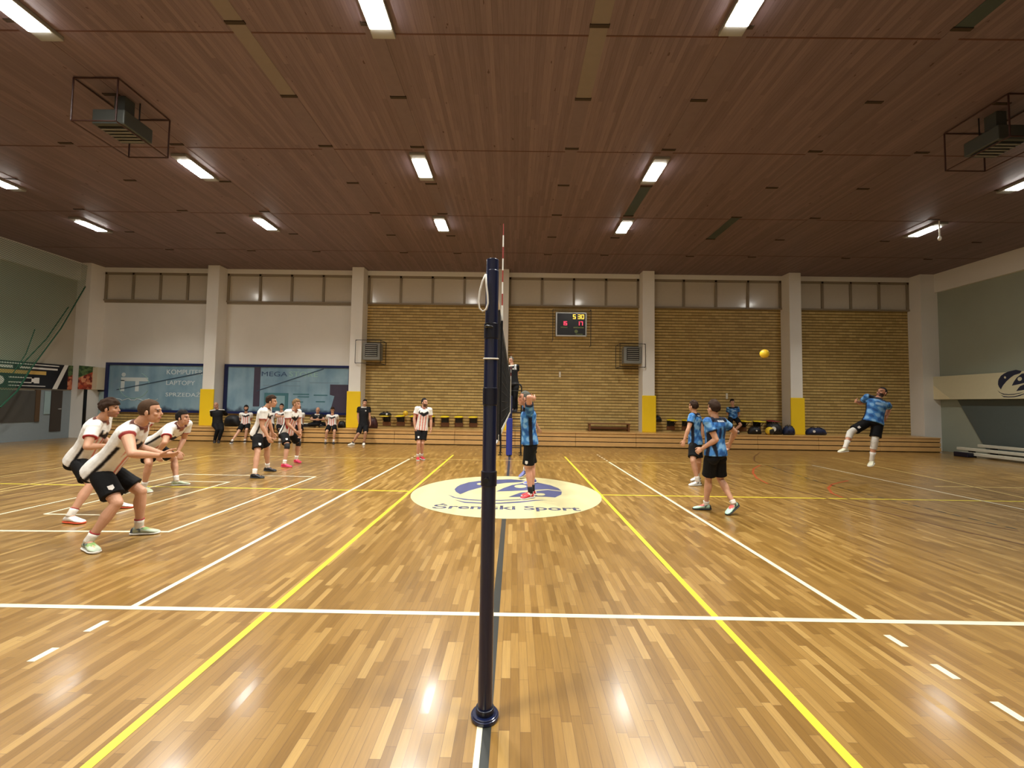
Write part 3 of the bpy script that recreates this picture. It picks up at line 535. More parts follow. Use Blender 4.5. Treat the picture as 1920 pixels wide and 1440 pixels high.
obj('top_band', bx(X0 - .006, X0 + .006, ya, yb, zt - .06, zt + .01), mat('black net tape', rgb(20, 20, 22), .75), tn)
obj('bottom_band', bx(X0 - .005, X0 + .005, ya, yb, zb - .025, zb + .025), mat('grey white net tape', rgb(196, 192, 180), .75), tn)
for yy in (ya, yb): obj('end_rod', bx(X0 - .008, X0 + .008, yy - .012, yy + .012, zb, zt), STEEL, tn)
bm = B(); tube(bm, [(X0, PY + .047, zt + .012), (X0, FPY - .1, zt + .012)], .0065, 8, (1, 0, 0)); obj('top_cable', bm, ROPEW, tn)
bm = B(); tube(bm, [(PX, PY + .05, 1.36), (X0, ya, zb)], .004, 6); tube(bm, [(X0, yb, zb), (X0, FPY - .11, 1.4)], .004, 6); obj('bottom_cord', bm, ROPEW, tn)
for yy, m_ in ((Y0, mat('black net tape', rgb(20, 20, 22), .75)), (Y0 + 9, mat('grey white net tape', rgb(196, 192, 180), .75))): obj('side_band', bx(X0 - .007, X0 + .007, yy - .025, yy + .025, zb, zt), m_, tn)
def antenna(y, label, pocket):
    t = thing('antenna', label, 'antenna', (X0, y, 1.43), 'net antennae'); x = X0 + .014
    for i in range(18):
        bm = B(); tube(bm, [(x, y, 1.43 + i * .1), (x, y, 1.53 + i * .1)], .0055 if i < 17 else .004, 8, (1, 0, 0))
        obj('band', bm, mat('antenna white', rgb(236, 234, 228), .5) if i % 2 == 0 else mat('antenna red', rgb(150, 50, 44), .5), t)
    obj('sleeve', bx(x - .009, x + .009, y - .014, y + .014, 1.4, 2.4), pocket, t); obj('sleeve_top', bx(x - .0085, x + .0085, y - .012, y + .012, 2.4, 2.53), mat('white net tape', rgb(214, 212, 204), .75), t)
antenna(Y0, 'red and white antenna rod standing up right beside the near net post', mat('black net tape', rgb(20, 20, 22), .75))
antenna(Y0 + 9, 'red and white antenna rod at the far end of the net before the referee', mat('grey white net tape', rgb(196, 192, 180), .75))
# referee stand behind the far post
rs = thing('referee_stand', 'black tubular referee ladder stand behind the far net post', 'referee stand', (-.1, 14.2, 0))
SX = (-.44, .24); SY = (13.65, 14.3); PZ = 1.42
for x in SX:
    for y in SY:
        bm = B(); tube(bm, [(x, y, 0), (x, y, PZ)], .02, 10); obj('leg', bm, STEEL, rs)
        obj('foot', bx(x - .07, x + .05, y - .04, y + .04, 0, .02), BLACKP, rs)
for z in (.25,):
    bm = B()
    for y in SY: tube(bm, [(SX[0], y, z), (SX[1], y, z)], .016, 8)
    for x in SX: tube(bm, [(x, SY[0], z), (x, SY[1], z)], .016, 8)
    obj('base_rail', bm, STEEL, rs)
for z in (.55, .8, .95, 1.2):
    bm = B(); tube(bm, [(-.05, SY[0], z), (SX[1], SY[0], z)], .014, 8); obj('rung', bm, STEEL, rs)
obj('platform', bx(SX[0] - .03, SX[1] + .03, SY[0] - .03, SY[1] + .03, PZ - .03, PZ), STEEL, rs)
for y in (SY[0], SY[1]):
    bm = B(); tube(bm, [(SX[1], y, PZ), (SX[1], y, 2.25), (SX[1] - .04, y, 2.33), (SX[1] - .14, y, 2.36), (-.1, y, 2.36)], .018, 8); obj('handrail', bm, STEEL, rs, smooth=True)
bm = B(); tube(bm, [(SX[1], SY[0], 2.12), (-.1, SY[0], 2.12)], .012, 8); obj('handrail', bm, STEEL, rs)

# ================================================================ wall things
def cage(t, x0, x1, y0, y1, z0, z1, m=STEEL, r=.012):
    bm = B()
    for x in (x0, x1):
        for z in (z0, z1): tube(bm, [(x, y0, z), (x, y1, z)], r, 6)
        for y in (y0, y1): tube(bm, [(x, y, z0), (x, y, z1)], r, 6)
    for z in (z0, z1):
        for y in (y0, y1): tube(bm, [(x0, y, z), (x1, y, z)], r, 6)
    return obj('cage_frame', bm, m, t)
sb = thing('scoreboard', 'black electronic scoreboard with lit yellow and red digits in a wire cage', 'scoreboard', (2.4, 17.8, 5.15))
obj('case', bx(1.74, 3.08, 17.7, YB, 4.62, 5.68), SILVER, sb, bevel=.015); obj('screen', bx(1.8, 3.02, 17.685, 17.7, 4.68, 5.62), BLACKP, sb)
SEG = {'0': 'abcdef', '1': 'bc', '3': 'abcdg', '5': 'acdfg', '7': 'abc'}
def digit(ch, x, z, w, hgt, m):
    bm = B(); t = .023; y0, y1 = 17.672, 17.685
    S = {'a': (x, x + w, z + hgt - t, z + hgt), 'd': (x, x + w, z, z + t), 'g': (x, x + w, z + hgt / 2 - t / 2, z + hgt / 2 + t / 2), 'b': (x + w - t, x + w, z + hgt / 2, z + hgt), 'c': (x + w - t, x + w, z, z + hgt / 2), 'e': (x, x + t, z, z + hgt / 2), 'f': (x, x + t, z + hgt / 2, z + hgt)}
    for s in SEG[ch]: a = S[s]; box(bm, a[0], a[1], y0, y1, a[2], a[3])
    obj('digit', bm, m, sb)
YD = mat('lit amber segments', (0, 0, 0), .5, emit=(1.0, .55, .06), estr=2.6); RD = mat('lit red segments', (0, 0, 0), .5, emit=(1.0, .05, .10), estr=2.4)
for ch, x in (('5', 2.48), ('3', 2.69), ('0', 2.84)): digit(ch, x, 5.38, .115, .19, YD)
for ch, x in (('1', 2.0), ('5', 2.12), ('1', 2.66), ('7', 2.8)): digit(ch, x, 5.1, .105, .17, RD)
GL = mat('dim green print', rgb(120, 134, 84), .5)
for a in ((1.95, 2.25, 4.99, 5.03), (2.5, 2.95, 4.98, 5.03), (2.6, 2.9, 4.7, 4.73)): obj('caption_bar', bx(a[0], a[1], 17.675, 17.685, a[2], a[3]), GL, sb)
bm = B(); tube(bm, [(2.62, 17.675, 4.84), (2.62, 17.685, 4.84)], .075, 16, (1, 0, 0)); obj('badge', bm, GL, sb)
bm = B()
tube(bm, [(1.6, 17.5, 4.42), (1.6, 17.5, 5.74)], .014, 6); tube(bm, [(3.22, 17.5, 4.2), (3.22, 17.5, 5.74)], .014, 6); tube(bm, [(1.6, 17.5, 5.74), (3.22, 17.5, 5.74)], .012, 6)
for x, z in ((1.6, 4.42), (1.6, 5.74), (3.22, 4.2), (3.22, 5.74)): tube(bm, [(x, 17.5, z), (x, YB, z)], .012, 6)
obj('cage_frame', bm, STEEL, sb)
def heater(x0, label):
    t = thing('fan_heater', label, 'fan heater', (x0 + .37, 17.5, 3.8), 'caged wall heaters'); x1 = x0 + .74; z0, z1 = 3.45, 4.17
    obj('case', bx(x0, x1, 17.38, 17.8, z0, z1), GREYM, t, bevel=.02); obj('grille_frame', bx(x0 + .12, x1 - .1, 17.365, 17.38, z0 + .14, z1 - .07), BLACKP, t)
    for i in range(6):
        z = z0 + .17 + i * .083; o = obj('louvre', poly(B(), [(x0 + .14, 17.34, z), (x0 + .14, 17.375, z + .045), (x0 + .14, 17.38, z + .035), (x0 + .14, 17.345, z - .008)], (x1 - x0 - .26, 0, 0)), SILVER, t)
    obj('bracket', bx(x0 + .2, x1 - .2, 17.8, YB, z0 + .2, z1 - .2), STEEL, t)
    cage(t, x0 - .22, x1 + .1, 17.18, YB - .01, z0 - .16, z1 + .09)
heater(-6.47, 'grey louvred fan heater in a wire cage right of the pillar behind the coach')
heater(4.6, 'grey louvred fan heater in a wire cage below and right of the scoreboard')
for x, z, lb in ((1.96, 2.98, 'small white wall box on the brick below the scoreboard'), (9.17, 2.15, 'small white wall box on the brick above the seated player in blue')):
    o = obj('wall_box', bx(x - .04, x + .04, YB - .04, YB, z - .12, z + .12), mat('white plastic', rgb(226, 220, 204), .5), bevel=.008); tag(o, lb, 'wall box', 'small wall boxes')
def ceil_heater(x, y, label):
    t = thing('ceiling_heater', label, 'ceiling heater', (x, y, ZC), 'caged ceiling heaters'); z = 6.72
    obj('case', bx(x - .3, x + .3, y - .3, y + .3, z, z + .28), DUCT, t, bevel=.02); obj('grille', bx(x - .25, x + .25, y - .22, y + .22, z - .015, z), BLACKP, t)
    for i in range(5): obj('louvre', bx(x - .24, x + .24, y - .19 + i * .09, y - .16 + i * .09, z - .03, z - .015), GREYM, t)
    bm = B(); tube(bm, [(x - .2, y + .1, z + .28), (x - .2, y + .1, ZC)], .012, 6); obj('hanger', bm, STEEL, t)
    bm = B(); tube(bm, [(x + .2, y + .1, z + .28), (x + .2, y + .1, ZC)], .012, 6); obj('hanger', bm, STEEL, t)
    obj('duct', bx(x - .1, x + .1, y - .1, y + .1, z + .28, ZC), DUCT, t)
    cage(t, x - .4, x + .4, y - .55, y + .55, z - .12, ZC - .02, mat('rust brown steel', rgb(58, 30, 24), .5), .014)
ceil_heater(-7.53, 7.6, 'dark caged heater hanging from the ceiling at upper left')
ceil_heater(9.17, 7.75, 'dark caged heater hanging from the ceiling at upper right')

# ================================================================ folding seats, bench, bags
SEATY = mat('yellow plastic seat', rgb(244, 216, 30), .35)
def seat_proto(name, m):
    t = thing(name, '', 'seat', (0, 0, 0), 'folding wall seats')
    bm = B(); rows = []
    for y, zc, hw in ((-.42, -.012, .15), (-.40, .0, .185), (-.3, -.006, .2), (-.15, -.012, .2), (-.04, .01, .19), (-.02, .03, .17)): rows.append((V((0, y, zc)), V((hw, 0, 0)), V((0, 0, .016))))
    loft(bm, rows, 16); obj('seat_shell', bm, m, t, smooth=True)
    obj('hinge_plate', bx(-.16, .16, -.02, 0, -.25, .02), STEEL, t)
    bm = B()
    for x in (-.12, .12): tube(bm, [(x, -.34, -.02), (x, -.02, -.24)], .012, 6)
    obj('bracket', bm, STEEL, t)
    obj('backing_board', bx(-.18, .18, -.012, 0, -.42, -.25), BROWNW, t)
    return t
def dup(src, loc, label, group=None):
    r = src.copy(); COL.objects.link(r); r.location = loc; r['label'] = label
    if group: r['group'] = group
    for ch in src.children:
        c = ch.copy(); COL.objects.link(c); c.parent = r
        for g in ch.children:
            d = g.copy(); COL.objects.link(d); d.parent = c
    return r
sp_ = seat_proto('folding_seat', SEATY)
SL = [(-5.5, 'folding seat under the black and white kit bundle right of the coach'),
      (-4.9, 'yellow folding seat on the brick wall, first one right of the coach in black'), (-4.28, 'yellow folding seat on the brick wall just left of the standing player in red shoes'),
      (-3.6, 'yellow folding seat half hidden behind the standing player in red shoes'), (-2.98, 'yellow folding seat on the brick wall, first clear one right of the red-shoed player'),
      (-2.38, 'yellow folding seat on the brick wall, middle of the three left of the net post'), (-1.76, 'yellow folding seat on the brick wall nearest the left of the net post'),
      (6.75, 'yellow folding seat on the brick wall right of the low brown bench, first from pillar'), (7.4, 'yellow folding seat behind the back of the blue player in white shoes'),
      (8.1, 'yellow folding seat behind the blue player in mint green shoes'), (9.02, 'yellow folding seat under the seated player in blue'),
      (9.83, 'yellow folding seat just right of the seated player in blue'), (10.45, 'yellow folding seat next to the dark red one, above the yellow ball')]
for i, (x, lb) in enumerate(SL):
    if i == 0: sp_.location = (x, YB - .003, 1.08); sp_['label'] = lb
    else: dup(sp_, (x, YB - .003, 1.08), lb)
sr = seat_proto('folding_seat', mat('dark red plastic seat', rgb(140, 30, 44), .35)); sr.location = (11.03, YB - .003, 1.1); sr['label'] = 'dark red folding seat on the brick wall above the sports bags'
bn = thing('gym_bench', 'low brown wooden gym bench on the bleacher below the scoreboard', 'bench', (4, 17.55, ZS))
obj('seat', bx(3.12, 4.9, 17.38, 17.72, ZS + .3, ZS + .345), BROWNW, bn, bevel=.01); obj('beam', bx(3.2, 4.82, 17.52, 17.57, ZS + .1, ZS + .18), BROWNW, bn)
for x in (3.16, 4.8): obj('leg', bx(x, x + .06, 17.4, 17.7, ZS, ZS + .3), BROWNW, bn)
def bag(x, y, z, w, d, hgt, m, label, strap=True, mark=None, end=None):
    t = thing('sports_bag', label, 'bag', (x, y, z), 'sports bags on the bleacher')
    bm = B(); rows = []
    for i in range(9):
        u = -1 + 2 * i / 8; k = math.sqrt(max(.0, 1 - abs(u) ** 4 * .75))
        rows.append((V((x + u * w / 2, y, z + hgt * .5 * k)), V((0, d / 2 * k, 0)), V((0, 0, hgt * .5 * k))))
    loft(bm, rows, 16); obj('body', bm, m, t, smooth=True)
    if strap:
        for s in (-.22, .22):
            bm = B(); tube(bm, [(x + s * w, y - d * .5, z + hgt * .3), (x + s * w * .9, y - d * .35, z + hgt * .95), (x + s * w * .4, y, z + hgt * 1.12), (x + s * w * .9, y + d * .35, z + hgt * .95)], .014, 6); obj('strap', bm, BLACKP, t, smooth=True)
        bm = B(); tube(bm, [(x - w * .42, y, z + hgt * .86), (x + w * .42, y, z + hgt * .98)], .008, 6); obj('zip', bm, GREYM, t)
    if mark:
        bm = B(); tube(bm, [(x + mark[0], y - d / 2 - .012, z + hgt * .5), (x + mark[0], y - d / 2 + .01, z + hgt * .5)], mark[1], 16, (1, 0, 0)); obj('badge', bm, mat('white print', rgb(224, 222, 216), .5), t)
    return t
BK = mat('black nylon', rgb(20, 20, 24), .6, bump=.2, bscale=40); NV = mat('navy nylon', rgb(26, 38, 74), .6, bump=.2, bscale=40); MR = mat('dark maroon nylon', rgb(60, 22, 26), .6, bump=.2, bscale=40)
bag(-5.88, 17.2, ZS, .4, .3, .44, MR, 'dark maroon upright bag standing just right of the coach in black')
bag(-5.5, 17.65, 1.097, .5, .26, .14, BK, 'black and white kit bundle lying on a seat left of the yellow ball', mark=(.1, .04))
bag(6.05, 17.65, 1.0, .42, .3, .26, BK, 'black bag on the wall seat right beside the pillar by the brown bench', mark=(-.08, .03))
bag(9.95, 17.2, ZS, .5, .3, .3, BK, 'small black bag at the left end of the bag pile, beside the seated player', mark=(.0, .03))
bag(10.72, 17.15, ZS, .62, .34, .46, BK, 'big black bag with white round badge in the middle of the bag pile', mark=(-.12, .1))
bag(11.26, 17.05, ZS, .42, .34, .36, NV, 'dark navy bag at the right end of the pile by the pillar')
bag(12.55, 17.3, ZS, .78, .36, .3, NV, 'lone navy and black duffel bag right of the yellow-padded pillar', mark=(-.2, .05))
bag(-7.2, 17.3, ZS, .3, .25, .26, BK, 'small black bag left of the pillar behind the coach')
bag(-11.65, 17.1, ZS, .62, .4, .46, BK, 'black coat bundle on the bleacher beside the bald man in a black jacket', strap=False)
o = obj('towel', bx(-8.93, -8.6, 17.42, 17.72, ZS + .12, ZS + .15), mat('white towel', rgb(232, 228, 214), .9, bump=.3, bscale=60), bevel=.01); tag(o, 'white towel lying left of the man in black sitting cross-legged', 'towel')
bx_ = obj('kit_box', bx(-8.95, -8.58, 17.4, 17.74, ZS, ZS + .118), BK, bevel=.01); tag(bx_, 'low black box under the white towel on the bleacher', 'box')
def ball(p, r, label, cols):
    t = thing('ball', label, 'ball', p, 'balls')
    for k in range(3):
        bm = B(); bmesh.ops.create_icosphere(bm, subdivisions=4, radius=r)
        ax = (V((1, .2, .3)).normalized(), V((-.2, 1, .3)).normalized(), V((-.3, -.2, 1)).normalized())
        dl = [f for f in bm.faces if max(range(3), key=lambda i: abs(f.calc_center_median().normalized().dot(ax[i]))) != k]
        bmesh.ops.delete(bm, geom=dl, context='FACES')
        for v in bm.verts: v.co += V(p)
        obj('panel', bm, cols[k], t, smooth=True)
BY = mat('yellow ball leather', rgb(240, 204, 50), .45); BB = mat('blue ball leather', rgb(40, 66, 130), .45); BKK = mat('black ball leather', rgb(34, 34, 30), .45); BG = mat('gold ball leather', rgb(216, 172, 40), .45)
ball((6.05, 10.0, 3.0), .105, 'yellow volleyball in flight high in front of the right brick bay', (BY, BY, BG))
ball((-4.62, 17.58, 1.21), .105, 'yellow ball resting on the wall seats right of the coach', (BY, BG, BY))
ball((10.36, 16.85, ZS + .16), .16, 'yellow ball with dark stripe in front of the bag pile', (BY, BKK, BY))

# ================================================================ left wall: boards, doors, glazing, netting
BX = XL + .0
def lpanel(parent, name, y0, y1, z0, z1, m, t=.02, x=XL): return obj(name, bx(x, x + t, y0, y1, z0, z1), m, parent)
ad = thing('advertising_board', 'long black advertising board with white lines and gold stripe on the left wall', 'advertising board', (XL, 15.4, 2.0))
x1 = XL + .06
obj('panel', bx(XL + .004, x1, 12.6, 17.0, 2.0, 3.0), mat('black print', rgb(24, 24, 30), .4), ad)
WP = mat('white print', rgb(224, 222, 216), .5); GO = mat('gold print', rgb(206, 170, 92), .5)
def strip(nm, y0, y1, z0, z1, m): obj(nm, bx(x1, x1 + .004, y0, y1, z0, z1), m, ad)
strip('print_line', 13.2, 16.65, 2.9, 2.94, WP); strip('print_line', 15.3, 16.6, 2.75, 2.82, WP); strip('print_line', 13.4, 15.1, 2.74, 2.84, WP)
strip('gold_stripe', 12.8, 16.2, 2.54, 2.68, GO); strip('print_line', 15.0, 15.8, 2.38, 2.42, WP); strip('print_line', 15.0, 15.8, 2.2, 2.24, WP); strip('print_box', 15.72, 15.98, 2.2, 2.42, WP); strip('print_line', 15.0, 16.2, 2.08, 2.11, WP)
bm = B(); tube(bm, [(x1, 14.7, 2.28), (x1 + .004, 14.7, 2.28)], .17, 20, (0, 1, 0)); obj('print_disc', bm, WP, ad)
obj('white_slash', poly(B(), [(x1, 16.45, 2.0), (x1, 16.62, 2.0), (x1, 17.0, 3.0), (x1, 16.85, 3.0)], (.004, 0, 0)), WP, ad)
fb = thing('fruit_poster', 'small printed board of red fruit and green leaves beside the black advertising board', 'poster', (XL, 17.1, 2.0))
def fruit_mat():
    t = NT('fruit print'); s, vec = t.xyz(); v = t.n('ShaderNodeTexVoronoi'); v.inputs['Scale'].default_value = 9; t.l(vec, v.inputs['Vector'])
    sp = t.n('ShaderNodeSeparateColor'); t.l(v.outputs['Color'], sp.inputs[0])
    red = t.ramp(sp.outputs[0], [(0, rgb(90, 24, 24)), (.5, rgb(170, 66, 36)), (1, rgb(214, 150, 110))]); grn = t.ramp(sp.outputs[1], [(0, rgb(26, 54, 26)), (1, rgb(96, 120, 70))])
    return t.set(Base_Color=t.mix(t.math('GREATER_THAN', t.math('ADD', s[2], t.math('MULTIPLY', s[1], -.5)), -5.98), red, grn), Roughness=.45)
obj('panel', bx(XL + .004, XL + .05, 17.005, 17.19, 2.0, 3.0), fruit_mat(), fb)
obj('panel', bx(XL + .55, XL + .57, 16.95, 17.6, 2.02, 3.0), fruit_mat(), fb)
o = obj('wall_cabinet', bx(-18.05, -17.82, YB - .4, YB - .03, 2.02, 2.98), mat('cream paint', rgb(206, 196, 168), .5), bevel=.01); tag(o, 'narrow cream wall cabinet in the left corner beside the first window', 'cabinet')
DK = mat('dark grey hatch', rgb(74, 72, 68), .5, noise=.06); GB = mat('grey blue paint', rgb(134, 144, 148), .45, noise=.05); GLS = mat('frosted glass', rgb(150, 172, 174), .2, coat=.5, noise=.05)
struct(obj('trim_11', bx(XL, XL + .03, 8, 17.2, 0, .72), GB)); struct(obj('trim_12', bx(XL, XL + .03, 16.05, 17.2, .72, 1.95), GB))
hp = struct(obj('door_1', bx(XL, XL + .05, 12.2, 16.0, .72, 1.92), DK)); struct(obj('frame', bx(XL, XL + .08, 15.9, 16.05, .72, 1.95), mat('brown frame', rgb(84, 64, 44), .5), hp))
d2 = struct(obj('door_2', bx(XL + .03, XL + .06, 16.45, 16.85, .3, 1.95), mat('dark brown door', rgb(62, 54, 48), .5))); struct(obj('handle', bx(XL + .06, XL + .1, 16.7, 16.8, 1.18, 1.22), SILVER, d2))
struct(obj('pane', bx(XL + .06, XL + .065, 16.2, 16.42, 1.0, 1.9), GLS, d2))
struct(obj('trim_13', bx(XL + .55, XL + .6, YP - .1, YP, .0, 2.02), BLACKP)); struct(obj('trim_14', bx(-18.0, -17.8, YB - .1, YB - .03, ZS, 1.95), GLS)); struct(obj('trim_15', bx(XL + .03, -17.8, YB - .12, YB - .03, 1.95, 2.0), BLACKP))
sn = thing('protective_net', 'green protective netting gathered to the top of the left wall corner', 'net', (-17.9, 15, 3))
GN = net_mat('green netting', rgb(52, 104, 82), 13.0, .19)
bm = B(); quad(bm, (-17.95, 11.0, 7.2), (-17.95, 16.95, 7.2), (-17.95, 16.9, 6.2), (-17.95, 15.1, 2.6)); quad(bm, (-17.95, 11.0, 7.2), (-17.95, 15.1, 2.6), (-17.95, 14.4, 1.4), (-17.95, 11.0, 2.2)); obj('mesh', bm, GN, sn)
GR = mat('green rope', rgb(26, 78, 56), .8)
for a, b_, r_ in (((-17.94, 16.9, 6.3), (-17.9, 15.1, 2.65), .022), ((-17.93, 16.3, 5.3), (-17.9, 14.75, 2.7), .018), ((-17.93, 15.2, 4.2), (-17.9, 14.6, 2.5), .014), ((-17.9, 15.1, 2.65), (-17.9, 14.3, 1.3), .03)):
    bm = B(); m1 = (V(a) + V(b_)) / 2 + V((0, .06, -.1)); tube(bm, [a, m1, b_], r_, 6); obj('gathered_rope', bm, GR, sn)

# ================================================================ right wall
rb = thing('banner_board', 'long cream board with dark round wave logo on the right wall', 'banner board', (XR - .15, 15.5, 2.1))
xb = XR - .28
obj('panel', bx(xb, XR - .02, 11.5, YP + .12, 2.12, 3.07), mat('cream board', rgb(206, 200, 168), .5, noise=.04), rb, bevel=.01)
obj('corner_flap', poly(B(), [(xb - .006, YP + .1, 2.13), (xb - .006, YP + .1, 2.8), (xb - .006, 16.65, 2.13)], (.005, 0, 0)), mat('pale cream flap', rgb(226, 214, 176), .5), rb)
obj('end_bracket', bx(xb - .04, XR - .72 + .7, YP + .12, YP + .17, 2.0, 3.12), STEEL, rb)
LOGOD = mat('dark navy print', rgb(34, 40, 62), .5)
for k in EMBLEM:
    m_ = LOGOD if k[0] in 'BS' else mat('cream board', rgb(206, 200, 168), .5); dx = .006 if k[0] == 'E' else .003
    pts = [(xb - dx, 14.5 - (x + .15) * .5, 2.58 + (y - 8.05) * .42) for x, y in EMBLEM[k]]
    bm = B(); bm.faces.new([bm.verts.new(p) for p in pts]); bmesh.ops.triangulate(bm, faces=list(bm.faces)); obj('logo', bm, m_, rb)
struct(obj('trim_16', poly(B(), [(XR - .02, 8, .12), (XR - .02, 15.6, .12), (XR - .02, 16.6, 2.1), (XR - .02, 8, 2.1)], (-.03, 0, 0)), DADO))
PB = mat('pale worn wood', rgb(196, 190, 172), .5, noise=.1)
for i, (x0, x1_, z0, y0, y1, lb) in enumerate(((16.55, 16.75, .06, 9.5, 15.6, 'long pale beam on the floor by the right wall, front one of the stack'), (16.85, 17.05, .2, 9.5, 15.9, 'long pale beam by the right wall, middle one of the stack'), (17.2, 17.4, .34, 9.5, 15.5, 'long pale beam by the right wall, rearmost and highest of the stack'))):
    t = thing('beam', lb, 'beam', (x0, 14, 0), 'beams stacked by the right wall')
    obj('bar', bx(x0, x1_, y0, y1, z0, z0 + .1), PB, t, bevel=.01)
    for y in (y0 + .4, (y0 + y1) / 2, y1 - .5): obj('support', bx(x0 + .03, x1_ - .03, y, y + .12, 0, z0), BLACKP, t)
o = obj('floor_pad', bx(16.3, 16.52, 15.0, 15.5, 0, .17), NAVYD, bevel=.02); tag(o, 'dark block on the floor at the end of the pale beams', 'block')
# ================================================================ people
def remesh(bm, voxel, smooth=2, fac=.5):
    me = bpy.data.meshes.new('tmp'); bmesh.ops.recalc_face_normals(bm, faces=bm.faces); bm.to_mesh(me); bm.free()
    o = bpy.data.objects.new('tmp', me); COL.objects.link(o)
    r = o.modifiers.new('r', 'REMESH'); r.mode = 'VOXEL'; r.voxel_size = voxel; r.use_smooth_shade = True
    if smooth: s = o.modifiers.new('s', 'SMOOTH'); s.iterations = smooth; s.factor = fac
    dg = bpy.context.evaluated_depsgraph_get(); out = bpy.data.meshes.new_from_object(o.evaluated_get(dg))
    bpy.data.objects.remove(o); bpy.data.meshes.remove(me); return out
def verts_np(me):
    a = np.empty(len(me.vertices) * 3, np.float32); me.vertices.foreach_get('co', a); return a.reshape(-1, 3)
def paint(me, cols, soft=0):
    if soft:                                   # soften the stair-steps between printed colours
        e = np.empty(len(me.edges) * 2, np.int32); me.edges.foreach_get('vertices', e); e = e.reshape(-1, 2); cols = cols.astype(np.float64)
        n = np.bincount(e.ravel(), minlength=len(cols))[:, None]
        for _ in range(soft):
            a = np.zeros_like(cols)
            for k in range(3): a[:, k] = np.bincount(e[:, 0], cols[e[:, 1], k], len(cols)) + np.bincount(e[:, 1], cols[e[:, 0], k], len(cols))
            cols = cols * .4 + a / np.maximum(n, 1) * .6
    at = me.color_attributes.new('tone', 'FLOAT_COLOR', 'POINT')
    c = np.ones((len(cols), 4), np.float32); c[:, :3] = cols; at.data.foreach_set('color', c.ravel())
def tone_mat(name, rough, bump=0.0, bscale=30, spec=.4, sss=0.0):
    t = NT(name); a = t.n('ShaderNodeAttribute', attribute_name='tone'); s, vec = t.xyz()
    n = t.noise(vec, 14, 4)
    col = t.mix(.25, a.outputs['Color'], t.ramp(n, [(.3, (.78, .76, .74)), (.7, (1.1, 1.08, 1.06))]), 'MULTIPLY')
    if bump: t.bump(t.noise(vec, bscale, 4), bump, .02)
    if sss: t.set(Subsurface_Weight=sss, Subsurface_Scale=.01)
    return t.set(Base_Color=col, Roughness=rough, Specular_IOR_Level=spec)
SKIN = tone_mat('skin', .5, .08, 60); CLOTH = tone_mat('printed jersey cloth', .75, .5, 11, .25); SHOEM = tone_mat('shoe upper', .5, .15, 50)
BLKC = mat('black shorts cloth', rgb(17, 17, 19), .8, bump=.5, bscale=12, spec=.2)
EYEW = mat('eye', rgb(36, 28, 24), .2)
HAIRM = {k: mat('hair ' + k, c, .85, spec=.2, noise=.35, nscale=60, bump=.6, bscale=160) for k, c in (('brown', rgb(52, 36, 26)), ('dark', rgb(28, 24, 22)), ('blond', rgb(120, 92, 62)), ('grey', rgb(92, 92, 84)), ('ash', rgb(74, 55, 40)))}
WSOCK = mat('white sock', rgb(222, 216, 206), .85, bump=.3, bscale=90)
BSOCK = mat('black sock', rgb(18, 18, 20), .85, bump=.3, bscale=90)
SOLEW = mat('white rubber sole', rgb(224, 222, 214), .6); SOLED = mat('dark rubber sole', rgb(40, 44, 48), .6); SOLEO = mat('orange rubber sole', rgb(214, 86, 52), .6)
KPADB = mat('black knee pad', rgb(20, 20, 22), .8, bump=.3, bscale=40); KPADW = mat('white knee sleeve', rgb(214, 210, 202), .85, bump=.4, bscale=30)
def lerp(a, b, t): return a + (b - a) * t
